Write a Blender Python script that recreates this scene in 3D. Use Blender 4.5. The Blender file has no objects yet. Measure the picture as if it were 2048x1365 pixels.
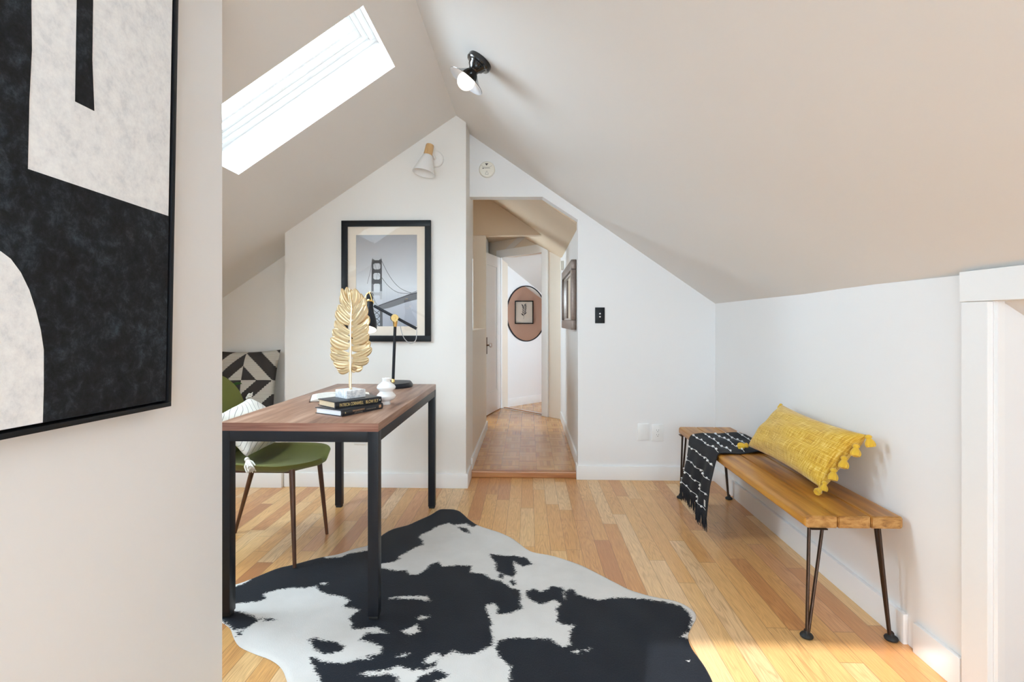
import bpy, bmesh, math, random
import numpy as np
from mathutils import Vector, Matrix
random.seed(7)
D = bpy.data; SC = bpy.context.scene; COL = SC.collection
PI = math.pi

# ------------------------------------------------------------------ camera, sky, sun, exposure
cam_d = D.cameras.new('camera'); cam = D.objects.new('camera', cam_d); COL.objects.link(cam)
cam.location = (0, 0, 1.12); cam.rotation_euler = (PI/2, 0, math.atan(32/1034))
cam_d.sensor_width = 36; cam_d.lens = 1034/2048*36; cam_d.shift_y = -39.5/2048
cam_d.clip_start = 0.02
SC.camera = cam
SC.view_settings.view_transform = 'Standard'; SC.view_settings.look = 'None'
SC.view_settings.gamma = 1.0; SC.view_settings.use_curve_mapping = False
SC.view_settings.exposure = 0.10
W = D.worlds.new('sky'); SC.world = W; W.use_nodes = True
bgn = W.node_tree.nodes['Background']
bgn.inputs[0].default_value = (0.70, 0.87, 1.0, 1); bgn.inputs[1].default_value = 24.0
SC.cycles.max_bounces = 14; SC.cycles.diffuse_bounces = 9; SC.cycles.glossy_bounces = 6
SC.cycles.transparent_max_bounces = 12
SC.cycles.caustics_reflective = False; SC.cycles.caustics_refractive = False
SC.cycles.sample_clamp_indirect = 8.0
sd = D.lights.new('sun', 'SUN'); sun = D.objects.new('sun', sd); COL.objects.link(sun)
sd.energy = 8.5; sd.angle = math.radians(0.55); sd.color = (1.0, 0.98, 0.96)
sun.rotation_euler = Vector((0.32, 1.0, -0.556)).to_track_quat('-Z', 'Y').to_euler()

def portal(name, loc, direction, sx, sy):
    l = D.lights.new(name, 'AREA'); l.shape = 'RECTANGLE'; l.size = sx; l.size_y = sy
    l.cycles.is_portal = True
    o = D.objects.new(name, l); COL.objects.link(o); o.location = loc
    o.rotation_euler = Vector(direction).to_track_quat('-Z', 'Y').to_euler()
    return o

# ------------------------------------------------------------------ helpers: materials
class G:
    """small node graph helper"""
    def __init__(s, name):
        s.m = D.materials.new(name); s.m.use_nodes = True; s.t = s.m.node_tree
        s.b = s.t.nodes['Principled BSDF']; s.out = s.t.nodes['Material Output']
    def n(s, kind, **kw):
        nd = s.t.nodes.new(kind)
        for k, v in kw.items(): setattr(nd, k, v)
        return nd
    def set(s, sock, v):
        if isinstance(v, bpy.types.NodeSocket): s.t.links.new(v, sock)
        elif v is not None:
            if isinstance(v, (tuple, list)) and len(v) == 3 and sock.type == 'RGBA': v = (*v, 1)
            sock.default_value = v
    def math(s, op, a, b=None, c=None, clamp=False):
        nd = s.n('ShaderNodeMath', operation=op, use_clamp=clamp)
        for i, v in enumerate((a, b, c)):
            if v is not None: s.set(nd.inputs[i], v)
        return nd.outputs[0]
    def pos(s): return s.n('ShaderNodeNewGeometry').outputs['Position']
    def obj(s): return s.n('ShaderNodeTexCoord').outputs['Object']
    def uv(s): return s.n('ShaderNodeTexCoord').outputs['UV']
    def sep(s, v):
        nd = s.n('ShaderNodeSeparateXYZ'); s.set(nd.inputs[0], v); return nd.outputs
    def comb(s, x, y, z=0.0):
        nd = s.n('ShaderNodeCombineXYZ')
        for i, v in enumerate((x, y, z)): s.set(nd.inputs[i], v)
        return nd.outputs[0]
    def scale(s, v, sc):
        nd = s.n('ShaderNodeVectorMath', operation='MULTIPLY'); s.set(nd.inputs[0], v); s.set(nd.inputs[1], sc); return nd.outputs[0]
    def noise(s, v, scale=5.0, detail=3.0, rough=0.5, dist=0.0):
        nd = s.n('ShaderNodeTexNoise'); s.set(nd.inputs['Vector'], v); s.set(nd.inputs['Scale'], scale)
        s.set(nd.inputs['Detail'], detail); s.set(nd.inputs['Roughness'], rough); s.set(nd.inputs['Distortion'], dist)
        return nd.outputs[0]
    def white(s, v):
        nd = s.n('ShaderNodeTexWhiteNoise'); nd.noise_dimensions = '3D'; s.set(nd.inputs['Vector'], v); return nd.outputs
    def mix(s, f, a, b, blend='MIX'):
        nd = s.n('ShaderNodeMix', data_type='RGBA', blend_type=blend)
        s.set(nd.inputs[0], f); s.set(nd.inputs[6], a); s.set(nd.inputs[7], b); return nd.outputs[2]
    def ramp(s, f, stops, interp='LINEAR'):
        nd = s.n('ShaderNodeValToRGB'); r = nd.color_ramp; r.interpolation = interp
        while len(r.elements) < len(stops): r.elements.new(0.5)
        for e, (p, c) in zip(r.elements, stops):
            e.position = p; e.color = (*c, 1) if len(c) == 3 else c
        s.set(nd.inputs[0], f); return nd.outputs[0]
    def bump(s, h, strength=0.3, dist=0.002):
        nd = s.n('ShaderNodeBump'); s.set(nd.inputs['Height'], h); nd.inputs['Strength'].default_value = strength
        nd.inputs['Distance'].default_value = dist; s.t.links.new(nd.outputs[0], s.b.inputs['Normal'])
    def col(s, c): s.set(s.b.inputs['Base Color'], c)
    def par(s, **kw):
        for k, v in kw.items(): s.set(s.b.inputs[k.replace('_', ' ')], v)

def plain(name, c, rough=0.5, metal=0.0, var=0.05, nscale=40.0, bump=0.0, coat=0.0, spec=0.5):
    g = G(name); o = g.obj()
    nz = g.noise(o, nscale, 3)
    g.col(g.mix(nz, tuple(x*(1-var) for x in c), tuple(min(1, x*(1+var)) for x in c)))
    g.par(Roughness=rough, Metallic=metal, Coat_Weight=coat)
    g.b.inputs['Specular IOR Level'].default_value = spec
    if bump: g.bump(nz, bump, 0.001)
    return g.m

def wood(name, stops, axis=1, scale=1.0, rough=0.4, streak=45.0, coat=0.0):
    g = G(name); o = g.obj()
    sc = [streak*scale]*3; sc[axis] = 2.2*scale
    v = g.scale(o, tuple(sc))
    a = g.noise(v, 1.0, 6, 0.6, 0.3)
    sc2 = [9*scale]*3; sc2[axis] = 1.0*scale
    b = g.noise(g.scale(o, tuple(sc2)), 1.0, 3, 0.5, 0.8)
    f = g.math('MULTIPLY_ADD', a, 0.6, g.math('MULTIPLY', b, 0.5))
    f = g.math('MULTIPLY_ADD', g.math('SUBTRACT', f, 0.55), 3.4, 0.5, clamp=True)
    g.col(g.ramp(f, stops)); g.par(Roughness=rough, Coat_Weight=coat, Coat_Roughness=0.15)
    g.bump(a, 0.12, 0.001)
    return g.m

def emit(name, c, strength):
    g = G(name); e = g.n('ShaderNodeEmission'); e.inputs[0].default_value = (*c, 1); e.inputs[1].default_value = strength
    g.t.links.new(e.outputs[0], g.out.inputs[0]); return g.m

def pane_mat(name, tint=(1, 1, 1), ior=1.45, rough=0.0):
    g = G(name); fr = g.n('ShaderNodeFresnel'); fr.inputs[0].default_value = ior
    tr = g.n('ShaderNodeBsdfTransparent'); tr.inputs[0].default_value = (*tint, 1)
    gl = g.n('ShaderNodeBsdfGlossy'); gl.inputs['Roughness'].default_value = rough
    mx = g.n('ShaderNodeMixShader'); bk = g.n('ShaderNodeNewGeometry').outputs['Backfacing']; g.t.links.new(g.math('MULTIPLY', fr.outputs[0], g.math('SUBTRACT', 1.0, bk)), mx.inputs[0])
    g.t.links.new(tr.outputs[0], mx.inputs[1]); g.t.links.new(gl.outputs[0], mx.inputs[2])
    g.t.links.new(mx.outputs[0], g.out.inputs[0]); return g.m

def fabric(name, c, scale=400.0, var=0.25, sheen=0.3, rough=0.9, big=6.0, bigvar=0.1):
    g = G(name); o = g.obj()
    a = g.noise(o, scale, 2); b = g.noise(o, big, 2)
    f = g.math('ADD', g.math('MULTIPLY', a, 0.7), g.math('MULTIPLY', b, 0.3))
    g.col(g.mix(f, tuple(x*(1-var) for x in c), tuple(min(1, x*(1+var)) for x in c)))
    g.par(Roughness=rough, Sheen_Weight=sheen, Sheen_Roughness=0.4); g.bump(a, 0.35, 0.001)
    return g.m

def oak_floor():
    g = G('oak_strip_floor'); x, y, z = g.sep(g.pos())
    w = 0.076
    u = g.math('DIVIDE', g.math('ADD', x, 20.03), w); colm = g.math('FLOOR', u); fx = g.math('FRACT', u)
    r = g.white(g.comb(colm, 3.0, 1.0)); rs = g.sep(r[1])
    L = g.math('MULTIPLY_ADD', rs[0], 0.6, 0.5)
    v = g.math('ADD', g.math('DIVIDE', g.math('ADD', y, 20), L), g.math('MULTIPLY', rs[1], 7.3))
    row = g.math('FLOOR', v); fy = g.math('FRACT', v)
    bid = g.white(g.comb(colm, row, 5.0)); bs = g.sep(bid[1])
    base = g.ramp(bid[0], [(0.0, (0.46, 0.195, 0.070)), (0.08, (0.60, 0.28, 0.105)), (0.3, (0.70, 0.365, 0.128)),
                           (0.55, (0.77, 0.44, 0.162)), (0.8, (0.82, 0.53, 0.235)), (0.93, (0.83, 0.57, 0.31)), (1.0, (0.68, 0.32, 0.13))])
    off = g.math('MULTIPLY', bs[0], 37.0); offb = g.math('MULTIPLY', bs[1], 11.0)
    # cathedral figure: warped contour lines stretched along the board
    warp = g.noise(g.comb(g.math('MULTIPLY_ADD', x, 16.0, off), g.math('MULTIPLY_ADD', y, 1.6, offb), bs[2]), 1.0, 2, 0.5)
    lines = g.math('SINE', g.math('ADD', g.math('MULTIPLY', warp, 95.0), g.math('MULTIPLY', x, 130.0)))
    lines = g.math('POWER', g.math('MULTIPLY_ADD', lines, 0.5, 0.5), 2.5)
    fine = g.noise(g.comb(g.math('MULTIPLY_ADD', x, 420.0, off), g.math('MULTIPLY', y, 9.0), 0.0), 1.0, 4, 0.6)
    amt = g.math('MULTIPLY', lines, g.math('MULTIPLY_ADD', bs[2], 0.38, 0.10))
    c = g.mix(amt, base, g.mix(0.70, base, (0.24, 0.085, 0.022)))
    c = g.mix(g.math('MULTIPLY', g.math('SUBTRACT', fine, 0.40, clamp=True), 2.6, clamp=True), c, g.mix(0.55, c, (0.26, 0.09, 0.025)))
    ex = g.math('MINIMUM', fx, g.math('SUBTRACT', 1.0, fx))
    ey = g.math('MULTIPLY', g.math('MINIMUM', fy, g.math('SUBTRACT', 1.0, fy)), L)
    gx = g.math('LESS_THAN', ex, 0.012); gy = g.math('LESS_THAN', ey, 0.0011)
    gap = g.math('MAXIMUM', gx, gy)
    c = g.mix(g.math('MULTIPLY', gap, 0.62), c, (0.09, 0.035, 0.012))
    g.col(c); g.par(Roughness=g.math('MULTIPLY_ADD', fine, 0.14, 0.24), Coat_Weight=0.25, Coat_Roughness=0.18)
    g.bump(g.math('SUBTRACT', g.math('MULTIPLY', fine, 0.3), gap), 0.18, 0.001)
    return g.m

def parquet():
    g = G('parquet_blocks'); x, y, z = g.sep(g.pos())
    s = 0.132
    u = g.math('DIVIDE', g.math('ADD', x, 20), s); v = g.math('DIVIDE', g.math('ADD', y, 20.02), s)
    cu = g.math('FLOOR', u); cv = g.math('FLOOR', v); fu = g.math('FRACT', u); fv = g.math('FRACT', v)
    par = g.math('MODULO', g.math('ADD', cu, cv), 2.0)
    a = g.math('ADD', g.math('MULTIPLY', fu, par), g.math('MULTIPLY', fv, g.math('SUBTRACT', 1.0, par)))
    sl = g.math('MULTIPLY', a, 5.0); slat = g.math('FLOOR', sl); fs = g.math('FRACT', sl)
    idn = g.white(g.comb(cu, cv, slat))
    base = g.ramp(idn[0], [(0.0, (0.48, 0.215, 0.066)), (0.5, (0.62, 0.31, 0.10)), (1.0, (0.72, 0.40, 0.145))])
    fine = g.noise(g.pos(), 260.0, 3)
    c = g.mix(g.math('MULTIPLY', fine, 0.3), base, (0.3, 0.13, 0.045))
    e1 = g.math('LESS_THAN', g.math('MINIMUM', fs, g.math('SUBTRACT', 1.0, fs)), 0.03)
    e2 = g.math('LESS_THAN', g.math('MINIMUM', g.math('MINIMUM', fu, g.math('SUBTRACT', 1.0, fu)), g.math('MINIMUM', fv, g.math('SUBTRACT', 1.0, fv))), 0.012)
    gap = g.math('MAXIMUM', g.math('MULTIPLY', e1, 0.45), g.math('MULTIPLY', e2, 0.5))
    c = g.mix(gap, c, (0.13, 0.05, 0.016))
    g.col(c); g.par(Roughness=0.27, Coat_Weight=0.35, Coat_Roughness=0.15)
    return g.m

M = {}
def paint(name, c, rough=0.55):
    g = G(name); nz = g.noise(g.pos(), 220.0, 3); b = g.noise(g.pos(), 1.3, 2)
    g.col(g.mix(b, tuple(x*0.985 for x in c), c)); g.par(Roughness=rough); g.b.inputs['Specular IOR Level'].default_value = 0.3
    g.bump(nz, 0.06, 0.0006); return g.m
M['wall'] = paint('white_wall_paint', (0.81, 0.81, 0.81))
M['ceil'] = paint('white_ceiling_paint', (0.745, 0.73, 0.71), 0.7)
M['trim'] = paint('white_trim_paint', (0.83, 0.83, 0.825), 0.4)
M['cream'] = paint('warm_light_gable_paint', (0.79, 0.765, 0.725))  # white wall with the warm light cast put into its colour
M['hallwall'] = paint('warm_light_hall_wall_paint', (0.76, 0.68, 0.58), 0.6)  # warm hall light is mixed into this wall colour
M['hallcast'] = paint('warm_dim_light_hall_paint', (0.62, 0.49, 0.35), 0.6)  # warm, dim light of the hall painted into ceiling and header colour
M['pink'] = paint('salmon_wall_paint', (0.60, 0.39, 0.30))
M['oak'] = oak_floor(); M['parquet'] = parquet()
M['thresh'] = wood('threshold_oak', [(0, (0.3, 0.1, 0.03)), (0.5, (0.45, 0.19, 0.07)), (1, (0.56, 0.28, 0.11))], 0, 1.0, 0.35)
M['pane'] = pane_mat('clear_pane'); M['picglass'] = pane_mat('picture_glass', (1, 1, 1), 1.85)
M['blackmetal'] = plain('black_powder_coat', (0.012, 0.013, 0.017), 0.42, 0.0, 0.1, 300, spec=0.28)
M['blackgloss'] = plain('black_gloss_ceramic', (0.008, 0.007, 0.007), 0.06, 0.0, 0.1, 20, coat=0.6)
M['blackframe'] = plain('black_frame', (0.008, 0.0085, 0.010), 0.40, 0, 0.15, 120, spec=0.22)
M['brass'] = plain('polished_brass', (0.86, 0.60, 0.24), 0.22, 1.0, 0.06, 30)
M['gold'] = plain('gold_leaf_metal', (0.86, 0.70, 0.45), 0.38, 1.0, 0.12, 60)
M['white_plastic'] = plain('white_plastic', (0.8, 0.8, 0.79), 0.35, 0, 0.02)
M['cream_plastic'] = plain('cream_plastic', (0.80, 0.77, 0.68), 0.4, 0, 0.02)
M['white_metal'] = plain('white_enamel', (0.8, 0.79, 0.77), 0.35, 0, 0.02)
M['darkgrey'] = plain('dark_mark', (0.08, 0.075, 0.07), 0.6)
M['ceramic'] = plain('white_ceramic', (0.86, 0.86, 0.86), 0.22, 0, 0.02, coat=0.3)
M['bulb'] = emit('warm_bulb', (1.0, 0.90, 0.78), 2.6)
M['lining'] = plain('grey_white_enamel', (0.42, 0.42, 0.44), 0.3, 0, 0.03)
M['lampbulb'] = emit('lamp_bulb', (1.0, 0.88, 0.7), 12.0)
M['walnutleg'] = wood('walnut_leg', [(0, (0.035, 0.012, 0.006)), (0.5, (0.075, 0.028, 0.014)), (1, (0.12, 0.05, 0.025))], 2, 1.5, 0.35)
M['mirror'] = plain('mirror_silver', (0.93, 0.93, 0.93), 0.0, 1.0, 0.0)
M['silverframe'] = plain('aged_silver_frame', (0.20, 0.15, 0.125), 0.35, 0.6, 0.25, 60)
M['silverlip'] = plain('silver_frame_lip', (0.62, 0.58, 0.55), 0.3, 0.7, 0.15, 60)
M['bronze'] = plain('bronze_hardware', (0.10, 0.05, 0.03), 0.4, 0.8, 0.2)
M['paper'] = plain('book_paper', (0.78, 0.74, 0.66), 0.8, 0, 0.05, 200)
M['paper_white'] = plain('white_book_paper', (0.78, 0.79, 0.82), 0.8, 0, 0.04, 200)
M['paper_tan'] = plain('tan_book_paper', (0.62, 0.48, 0.32), 0.8, 0, 0.1, 200)
M['bookblack'] = plain('black_book_cloth', (0.016, 0.018, 0.024), 0.38, 0, 0.2, 200)
M['goldfoil'] = plain('gold_foil', (0.78, 0.60, 0.26), 0.4, 0.3, 0.05)
M['copperfoil'] = plain('copper_foil', (0.55, 0.32, 0.18), 0.45, 0.3, 0.05)
M['greyfoil'] = plain('grey_foil', (0.25, 0.23, 0.2), 0.5, 0.2, 0.05)
M['rubber'] = plain('black_rubber_foot', (0.012, 0.012, 0.012), 0.6)
M['cord'] = plain('grey_cord', (0.35, 0.34, 0.33), 0.5)
M['leaf'] = plain('leaf_green', (0.05, 0.14, 0.03), 0.45, 0, 0.2, 30)
M['terracotta'] = plain('grey_pot', (0.45, 0.43, 0.4), 0.7)
M['soil'] = plain('potting_soil', (0.05, 0.035, 0.025), 0.95)

# ------------------------------------------------------------------ helpers: meshes and objects
def wloc(o):
    v = Vector((0, 0, 0))
    while o is not None: v += o.location; o = o.parent
    return v
def obj(name, bm, mats, parent=None, smooth=True, ang=35, label=None, base=None):
    """links ONE mesh object; bm is in world coordinates; top-level objects get their origin at base"""
    off = wloc(parent) if parent is not None else (Vector(base) if base else Vector((0, 0, 0)))
    bmesh.ops.transform(bm, matrix=Matrix.Translation(-off), verts=bm.verts)
    me = D.meshes.new(name); bm.to_mesh(me); bm.free()
    if not isinstance(mats, (list, tuple)): mats = [mats]
    for m in mats: me.materials.append(m)
    if smooth:
        me.polygons.foreach_set('use_smooth', [True]*len(me.polygons)); me.set_sharp_from_angle(angle=math.radians(ang))
    o = D.objects.new(name, me); COL.objects.link(o)
    if parent is not None: o.parent = parent
    elif base: o.location = base
    if label: o['label'] = label
    return o
def thing(name, label, cat, loc, group=None):
    o = D.objects.new(name, None); COL.objects.link(o); o.location = loc; o.empty_display_size = 0.05
    return tag(o, label, cat, group)
def tag(o, label, cat, group=None, kind=None):
    o['label'] = label; o['category'] = cat
    if group: o['group'] = group
    if kind: o['kind'] = kind
    return o
def struct(name, bm, m, parent=None, smooth=False, **kw):
    o = obj(name, bm, m, parent, smooth, **kw)
    if parent is None: o['kind'] = 'structure'
    return o
def sroot(name, loc):
    o = D.objects.new(name, None); COL.objects.link(o); o.location = loc; o['kind'] = 'structure'; o.empty_display_size = 0.05
    return o
def NB(): return bmesh.new()
def bx(bm, x0, x1, y0, y1, z0, z1, bev=0.0, seg=2, mi=0):
    r = bmesh.ops.create_cube(bm, size=1.0); vs = r['verts']
    for v in vs:
        v.co = Vector(((x0+x1)/2+v.co.x*(x1-x0), (y0+y1)/2+v.co.y*(y1-y0), (z0+z1)/2+v.co.z*(z1-z0)))
    fs = {f for v in vs for f in v.link_faces}
    for f in fs: f.material_index = mi
    if bev > 0:
        es = list({e for v in vs for e in v.link_edges})
        r2 = bmesh.ops.bevel(bm, geom=es, offset=bev, segments=seg, profile=0.6, affect='EDGES')
        vs = list({v for f in r2['faces'] for v in f.verts} | {v for v in vs if v.is_valid})
        for f in r2['faces']: f.material_index = mi
    return vs
def obx(bm, o, u, v, w, lu, lv, lw, bev=0.0, mi=0):
    """box from corner o along unit axes u,v,w"""
    vs = bx(bm, 0, lu, 0, lv, 0, lw, bev, mi=mi)
    o, u, v, w = Vector(o), Vector(u), Vector(v), Vector(w)
    for q in vs: q.co = o + u*q.co.x + v*q.co.y + w*q.co.z
    return vs
def prism(bm, pts, d, mi=0):
    """closed prism: polygon pts (3D) pushed along vector d"""
    d = Vector(d); a = [bm.verts.new(Vector(p)) for p in pts]; b = [bm.verts.new(Vector(p)+d) for p in pts]
    n = len(pts); fs = [bm.faces.new(a), bm.faces.new(b[::-1])]
    for i in range(n): fs.append(bm.faces.new((a[i], b[i], b[(i+1) % n], a[(i+1) % n])))
    for f in fs: f.material_index = mi
    bmesh.ops.recalc_face_normals(bm, faces=fs)
    return a+b
def basis(n):
    n = Vector(n).normalized(); t = Vector((0, 0, 1)) if abs(n.z) < 0.9 else Vector((1, 0, 0))
    u = t.cross(n).normalized(); return u, n.cross(u), n
def lathe(bm, prof, origin, axis, seg=32, mi=0, cap0=True, cap1=True, fn=None):
    """prof: (radius, height along axis)"""
    u, v, n = basis(axis); o = Vector(origin); rings = []
    for r, h in prof:
        ring = []
        for k in range(seg):
            a = 2*PI*k/seg; rr = r*(fn(a, h) if fn else 1)
            ring.append(bm.verts.new(o + n*h + (u*math.cos(a)+v*math.sin(a))*rr))
        rings.append(ring)
    fs = []
    for i in range(len(rings)-1):
        for k in range(seg):
            fs.append(bm.faces.new((rings[i][k], rings[i][(k+1) % seg], rings[i+1][(k+1) % seg], rings[i+1][k])))
    if cap0 and prof[0][0] > 1e-6: fs.append(bm.faces.new(rings[0][::-1]))
    if cap1 and prof[-1][0] > 1e-6: fs.append(bm.faces.new(rings[-1]))
    for f in fs: f.material_index = mi
    return fs
def tube(bm, pts, rad, seg=12, mi=0, cap=True):
    pts = [Vector(p) for p in pts]; n = len(pts)
    if not isinstance(rad, (list, tuple)): rad = [rad]*n
    rings = []; u = None
    for i, p in enumerate(pts):
        t = (pts[min(i+1, n-1)]-pts[max(i-1, 0)]).normalized()
        if u is None: u, v, _ = basis(t)
        else:
            u = (u - t*u.dot(t)).normalized(); v = t.cross(u)
        rings.append([bm.verts.new(p+(u*math.cos(2*PI*k/seg)+v*math.sin(2*PI*k/seg))*rad[i]) for k in range(seg)])
    fs = []
    for i in range(n-1):
        for k in range(seg):
            fs.append(bm.faces.new((rings[i][k], rings[i][(k+1) % seg], rings[i+1][(k+1) % seg], rings[i+1][k])))
    if cap: fs += [bm.faces.new(rings[0][::-1]), bm.faces.new(rings[-1])]
    for f in fs: f.material_index = mi
    return fs
def ball(bm, c, r, seg=16, sc=(1, 1, 1), mi=0):
    vs = bmesh.ops.create_uvsphere(bm, u_segments=seg, v_segments=max(6, seg//2), radius=r)['verts']
    for v in vs: v.co = Vector((v.co.x*sc[0], v.co.y*sc[1], v.co.z*sc[2])) + Vector(c)
    for f in {f for v in vs for f in v.link_faces}: f.material_index = mi
    return vs
def smooth_curve(pts, sub=6, closed=False):
    """Catmull-Rom through pts"""
    P = [Vector(p) for p in pts]; n = len(P); out = []
    for i in range(n if closed else n-1):
        if closed: a, b, c, d = P[i-1], P[i], P[(i+1) % n], P[(i+2) % n]
        else: a, b, c, d = P[max(i-1, 0)], P[i], P[i+1], P[min(i+2, n-1)]
        for k in range(sub):
            t = k/sub; t2 = t*t; t3 = t2*t
            out.append(0.5*((2*b)+(c-a)*t+(2*a-5*b+4*c-d)*t2+(3*b-a-3*c+d)*t3))
    if not closed: out.append(P[-1])
    return out
def text_bm(body, size, o, u, v, w, width=None, depth=0.0004):
    """raised lettering with its lower left corner at o, reading along u, upright along v, raised along w"""
    c = D.curves.new('lettering', 'FONT'); c.body = body; c.size = size; c.extrude = 0.0
    c.resolution_u = 3
    t = D.objects.new('lettering', c); COL.objects.link(t)
    dg = bpy.context.evaluated_depsgraph_get(); me = D.meshes.new_from_object(t.evaluated_get(dg))
    bm = NB(); bm.from_mesh(me); D.objects.remove(t); D.curves.remove(c); D.meshes.remove(me)
    xs = [q.co.x for q in bm.verts]; k = (width/(max(xs)-min(xs))) if width else 1.0; x0 = min(xs)
    ex = bmesh.ops.extrude_face_region(bm, geom=list(bm.faces))
    top = {q for q in ex['geom'] if isinstance(q, bmesh.types.BMVert)}
    o, u, v, w = Vector(o), Vector(u), Vector(v), Vector(w)
    for q in bm.verts:
        h = depth if q in top else 0.0
        q.co = o + u*((q.co.x-x0)*k) + v*q.co.y + w*h
    bmesh.ops.recalc_face_normals(bm, faces=bm.faces)
    return bm
def zR(x, y=3.7): # right slope of the roof, its eave rises a little towards the camera
    ev = np.interp(y, [1.55, 1.87, 2.19, 2.54, 3.11, 3.7], [1.273, 1.262, 1.257, 1.249, 1.247, 1.243])
    return 2.503 + (ev-2.503)*(x+0.483)/(1.315+0.483)
def zL(x): return 2.503 - 0.6715*(-0.483-x)

# ------------------------------------------------------------------ the room shell
b = NB(); bx(b, -2.9, 2.2, -1.6, 3.735, -0.06, 0.0); struct('floor', b, M['oak'])
b = NB(); bx(b, -1.65, 1.8, 3.735, 8.6, -0.06, 0.04); struct('floor_hall', b, M['parquet'])
b = NB(); bx(b, -0.41, 0.354, 3.692, 3.745, 0.0, 0.046, 0.008); struct('trim_1', b, M['thresh'])

# left roof slope, with the hole of the skylight
SX0, SX1, SY0, SY1 = -1.448, -0.660, 2.050, 2.545
nl = Vector((-0.6715, 0, 1)).normalized()
b = NB()
def slopeL(b, xa, xb, ya, yb):
    prism(b, [(xa, ya, zL(xa)), (xb, ya, zL(xb)), (xb, yb, zL(xb)), (xa, yb, zL(xa))], nl*0.14)
Z0X, Z1X, Z0Y, Z1Y = -2.32, -1.72, 1.70, 2.40                # unseen roof window added lower down the slope to brighten the left side
slopeL(b, -1.62, -0.483, -1.6, SY0-.0022); slopeL(b, -1.62, -0.483, SY1+.0022, 3.9)
slopeL(b, -1.62, SX0-.0018, SY0-.0022, SY1+.0022); slopeL(b, SX1+.0018, -0.483, SY0-.0022, SY1+.0022)
slopeL(b, -2.9, -1.62, -1.6, Z0Y); slopeL(b, -2.9, -1.62, Z1Y, 3.9); slopeL(b, -2.9, Z0X, Z0Y, Z1Y); slopeL(b, Z1X, -1.62, Z0Y, Z1Y)
struct('ceiling_left', b, M['ceil'])
# right roof slope, a fine strip mesh with the slight sag of its eave
b = NB(); xs = [-0.483, 0.1, 0.7, 1.42]; ys = [-1.6, 1.55, 1.87, 2.19, 2.54, 2.8, 3.11, 3.4, 3.72]
lo = [[b.verts.new((x, y, zR(x, y))) for y in ys] for x in xs]
hi = [[b.verts.new((x, y, zR(x, y)+0.12)) for y in ys] for x in xs]
for i in range(len(xs)-1):
    for j in range(len(ys)-1):
        b.faces.new((lo[i][j], lo[i+1][j], lo[i+1][j+1], lo[i][j+1])); b.faces.new((hi[i][j], hi[i][j+1], hi[i+1][j+1], hi[i+1][j]))
for j in range(len(ys)-1):
    for i in (0, -1): b.faces.new((lo[i][j], lo[i][j+1], hi[i][j+1], hi[i][j]))
for i in range(len(xs)-1):
    for j in (0, -1): b.faces.new((lo[i][j], hi[i][j], hi[i+1][j], lo[i+1][j]))
bmesh.ops.recalc_face_normals(b, faces=b.faces)
struct('ceiling_right', b, M['ceil'], smooth=True)

b = NB(); prism(b, [(0.354, 3.675, 0), (1.42, 3.675, 0), (1.42, 3.675, zR(1.42)+.02), (-0.43, 3.675, zR(-0.43)+.02), (-0.43, 3.675, 2.008),
                    (0.103, 3.675, 2.004), (0.354, 3.675, 1.839)], (0, 0.09, 0)); struct('wall_front', b, M['wall'])
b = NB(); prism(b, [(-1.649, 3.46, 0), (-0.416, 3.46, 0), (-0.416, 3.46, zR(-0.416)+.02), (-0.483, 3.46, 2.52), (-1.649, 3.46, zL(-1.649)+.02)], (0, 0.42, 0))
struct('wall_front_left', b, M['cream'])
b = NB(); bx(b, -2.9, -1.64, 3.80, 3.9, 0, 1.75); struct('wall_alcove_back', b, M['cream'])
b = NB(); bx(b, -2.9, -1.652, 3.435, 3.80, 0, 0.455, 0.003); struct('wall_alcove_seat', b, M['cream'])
b = NB(); bx(b, -2.9, -2.80, 1.49, 3.80, 0, 1.0); struct('wall_left', b, M['wall'])
b = NB(); prism(b, [(-2.9, -1.6, 0), (-0.90, -1.6, 0), (-0.90, -1.6, zL(-0.9)+.02), (-2.9, -1.6, zL(-2.9)+.02)], (0, 3.095, 0)); struct('wall_near_left', b, M['wall'])
b = NB(); bx(b, 1.315, 1.42, 1.50, 3.675, 0, 1.26); bx(b, 1.315, 1.42, -1.6, 0.40, 0, 1.26); bx(b, 1.315, 1.42, 0.40, 1.50, 1.177, 1.262)
struct('wall_right', b, M['wall'])
# low nook behind the cased opening in the right wall
b = NB(); bx(b, 1.42, 2.2, 1.50, 1.58, 0, 1.20); bx(b, 1.42, 2.2, 0.32, 0.40, 0, 1.2); bx(b, 2.1, 2.2, 0.4, 1.5, 0, 0.9); struct('wall_nook', b, M['wall'])
b = NB(); prism(b, [(1.335, 0.40, 1.177), (2.2, 0.40, 0.60), (2.2, 0.40, 0.75), (1.42, 0.40, 1.30)], (0, 1.10, 0)); struct('ceiling_nook', b, M['ceil'])
b = NB(); bx(b, 1.300, 1.316, 1.504, 1.594, 0, 1.177, 0.002); bx(b, 1.300, 1.316, 0.30, 0.40, 0, 1.177, 0.002); struct('trim_2', b, M['trim'])
b = NB(); bx(b, 1.296, 1.316, 0.28, 1.596, 1.178, 1.268, 0.002); struct('trim_3', b, M['trim'])
b = NB(); bx(b, 1.316, 1.335, 1.490, 1.500, 0, 1.177); struct('trim_4', b, M['trim'])
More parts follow.
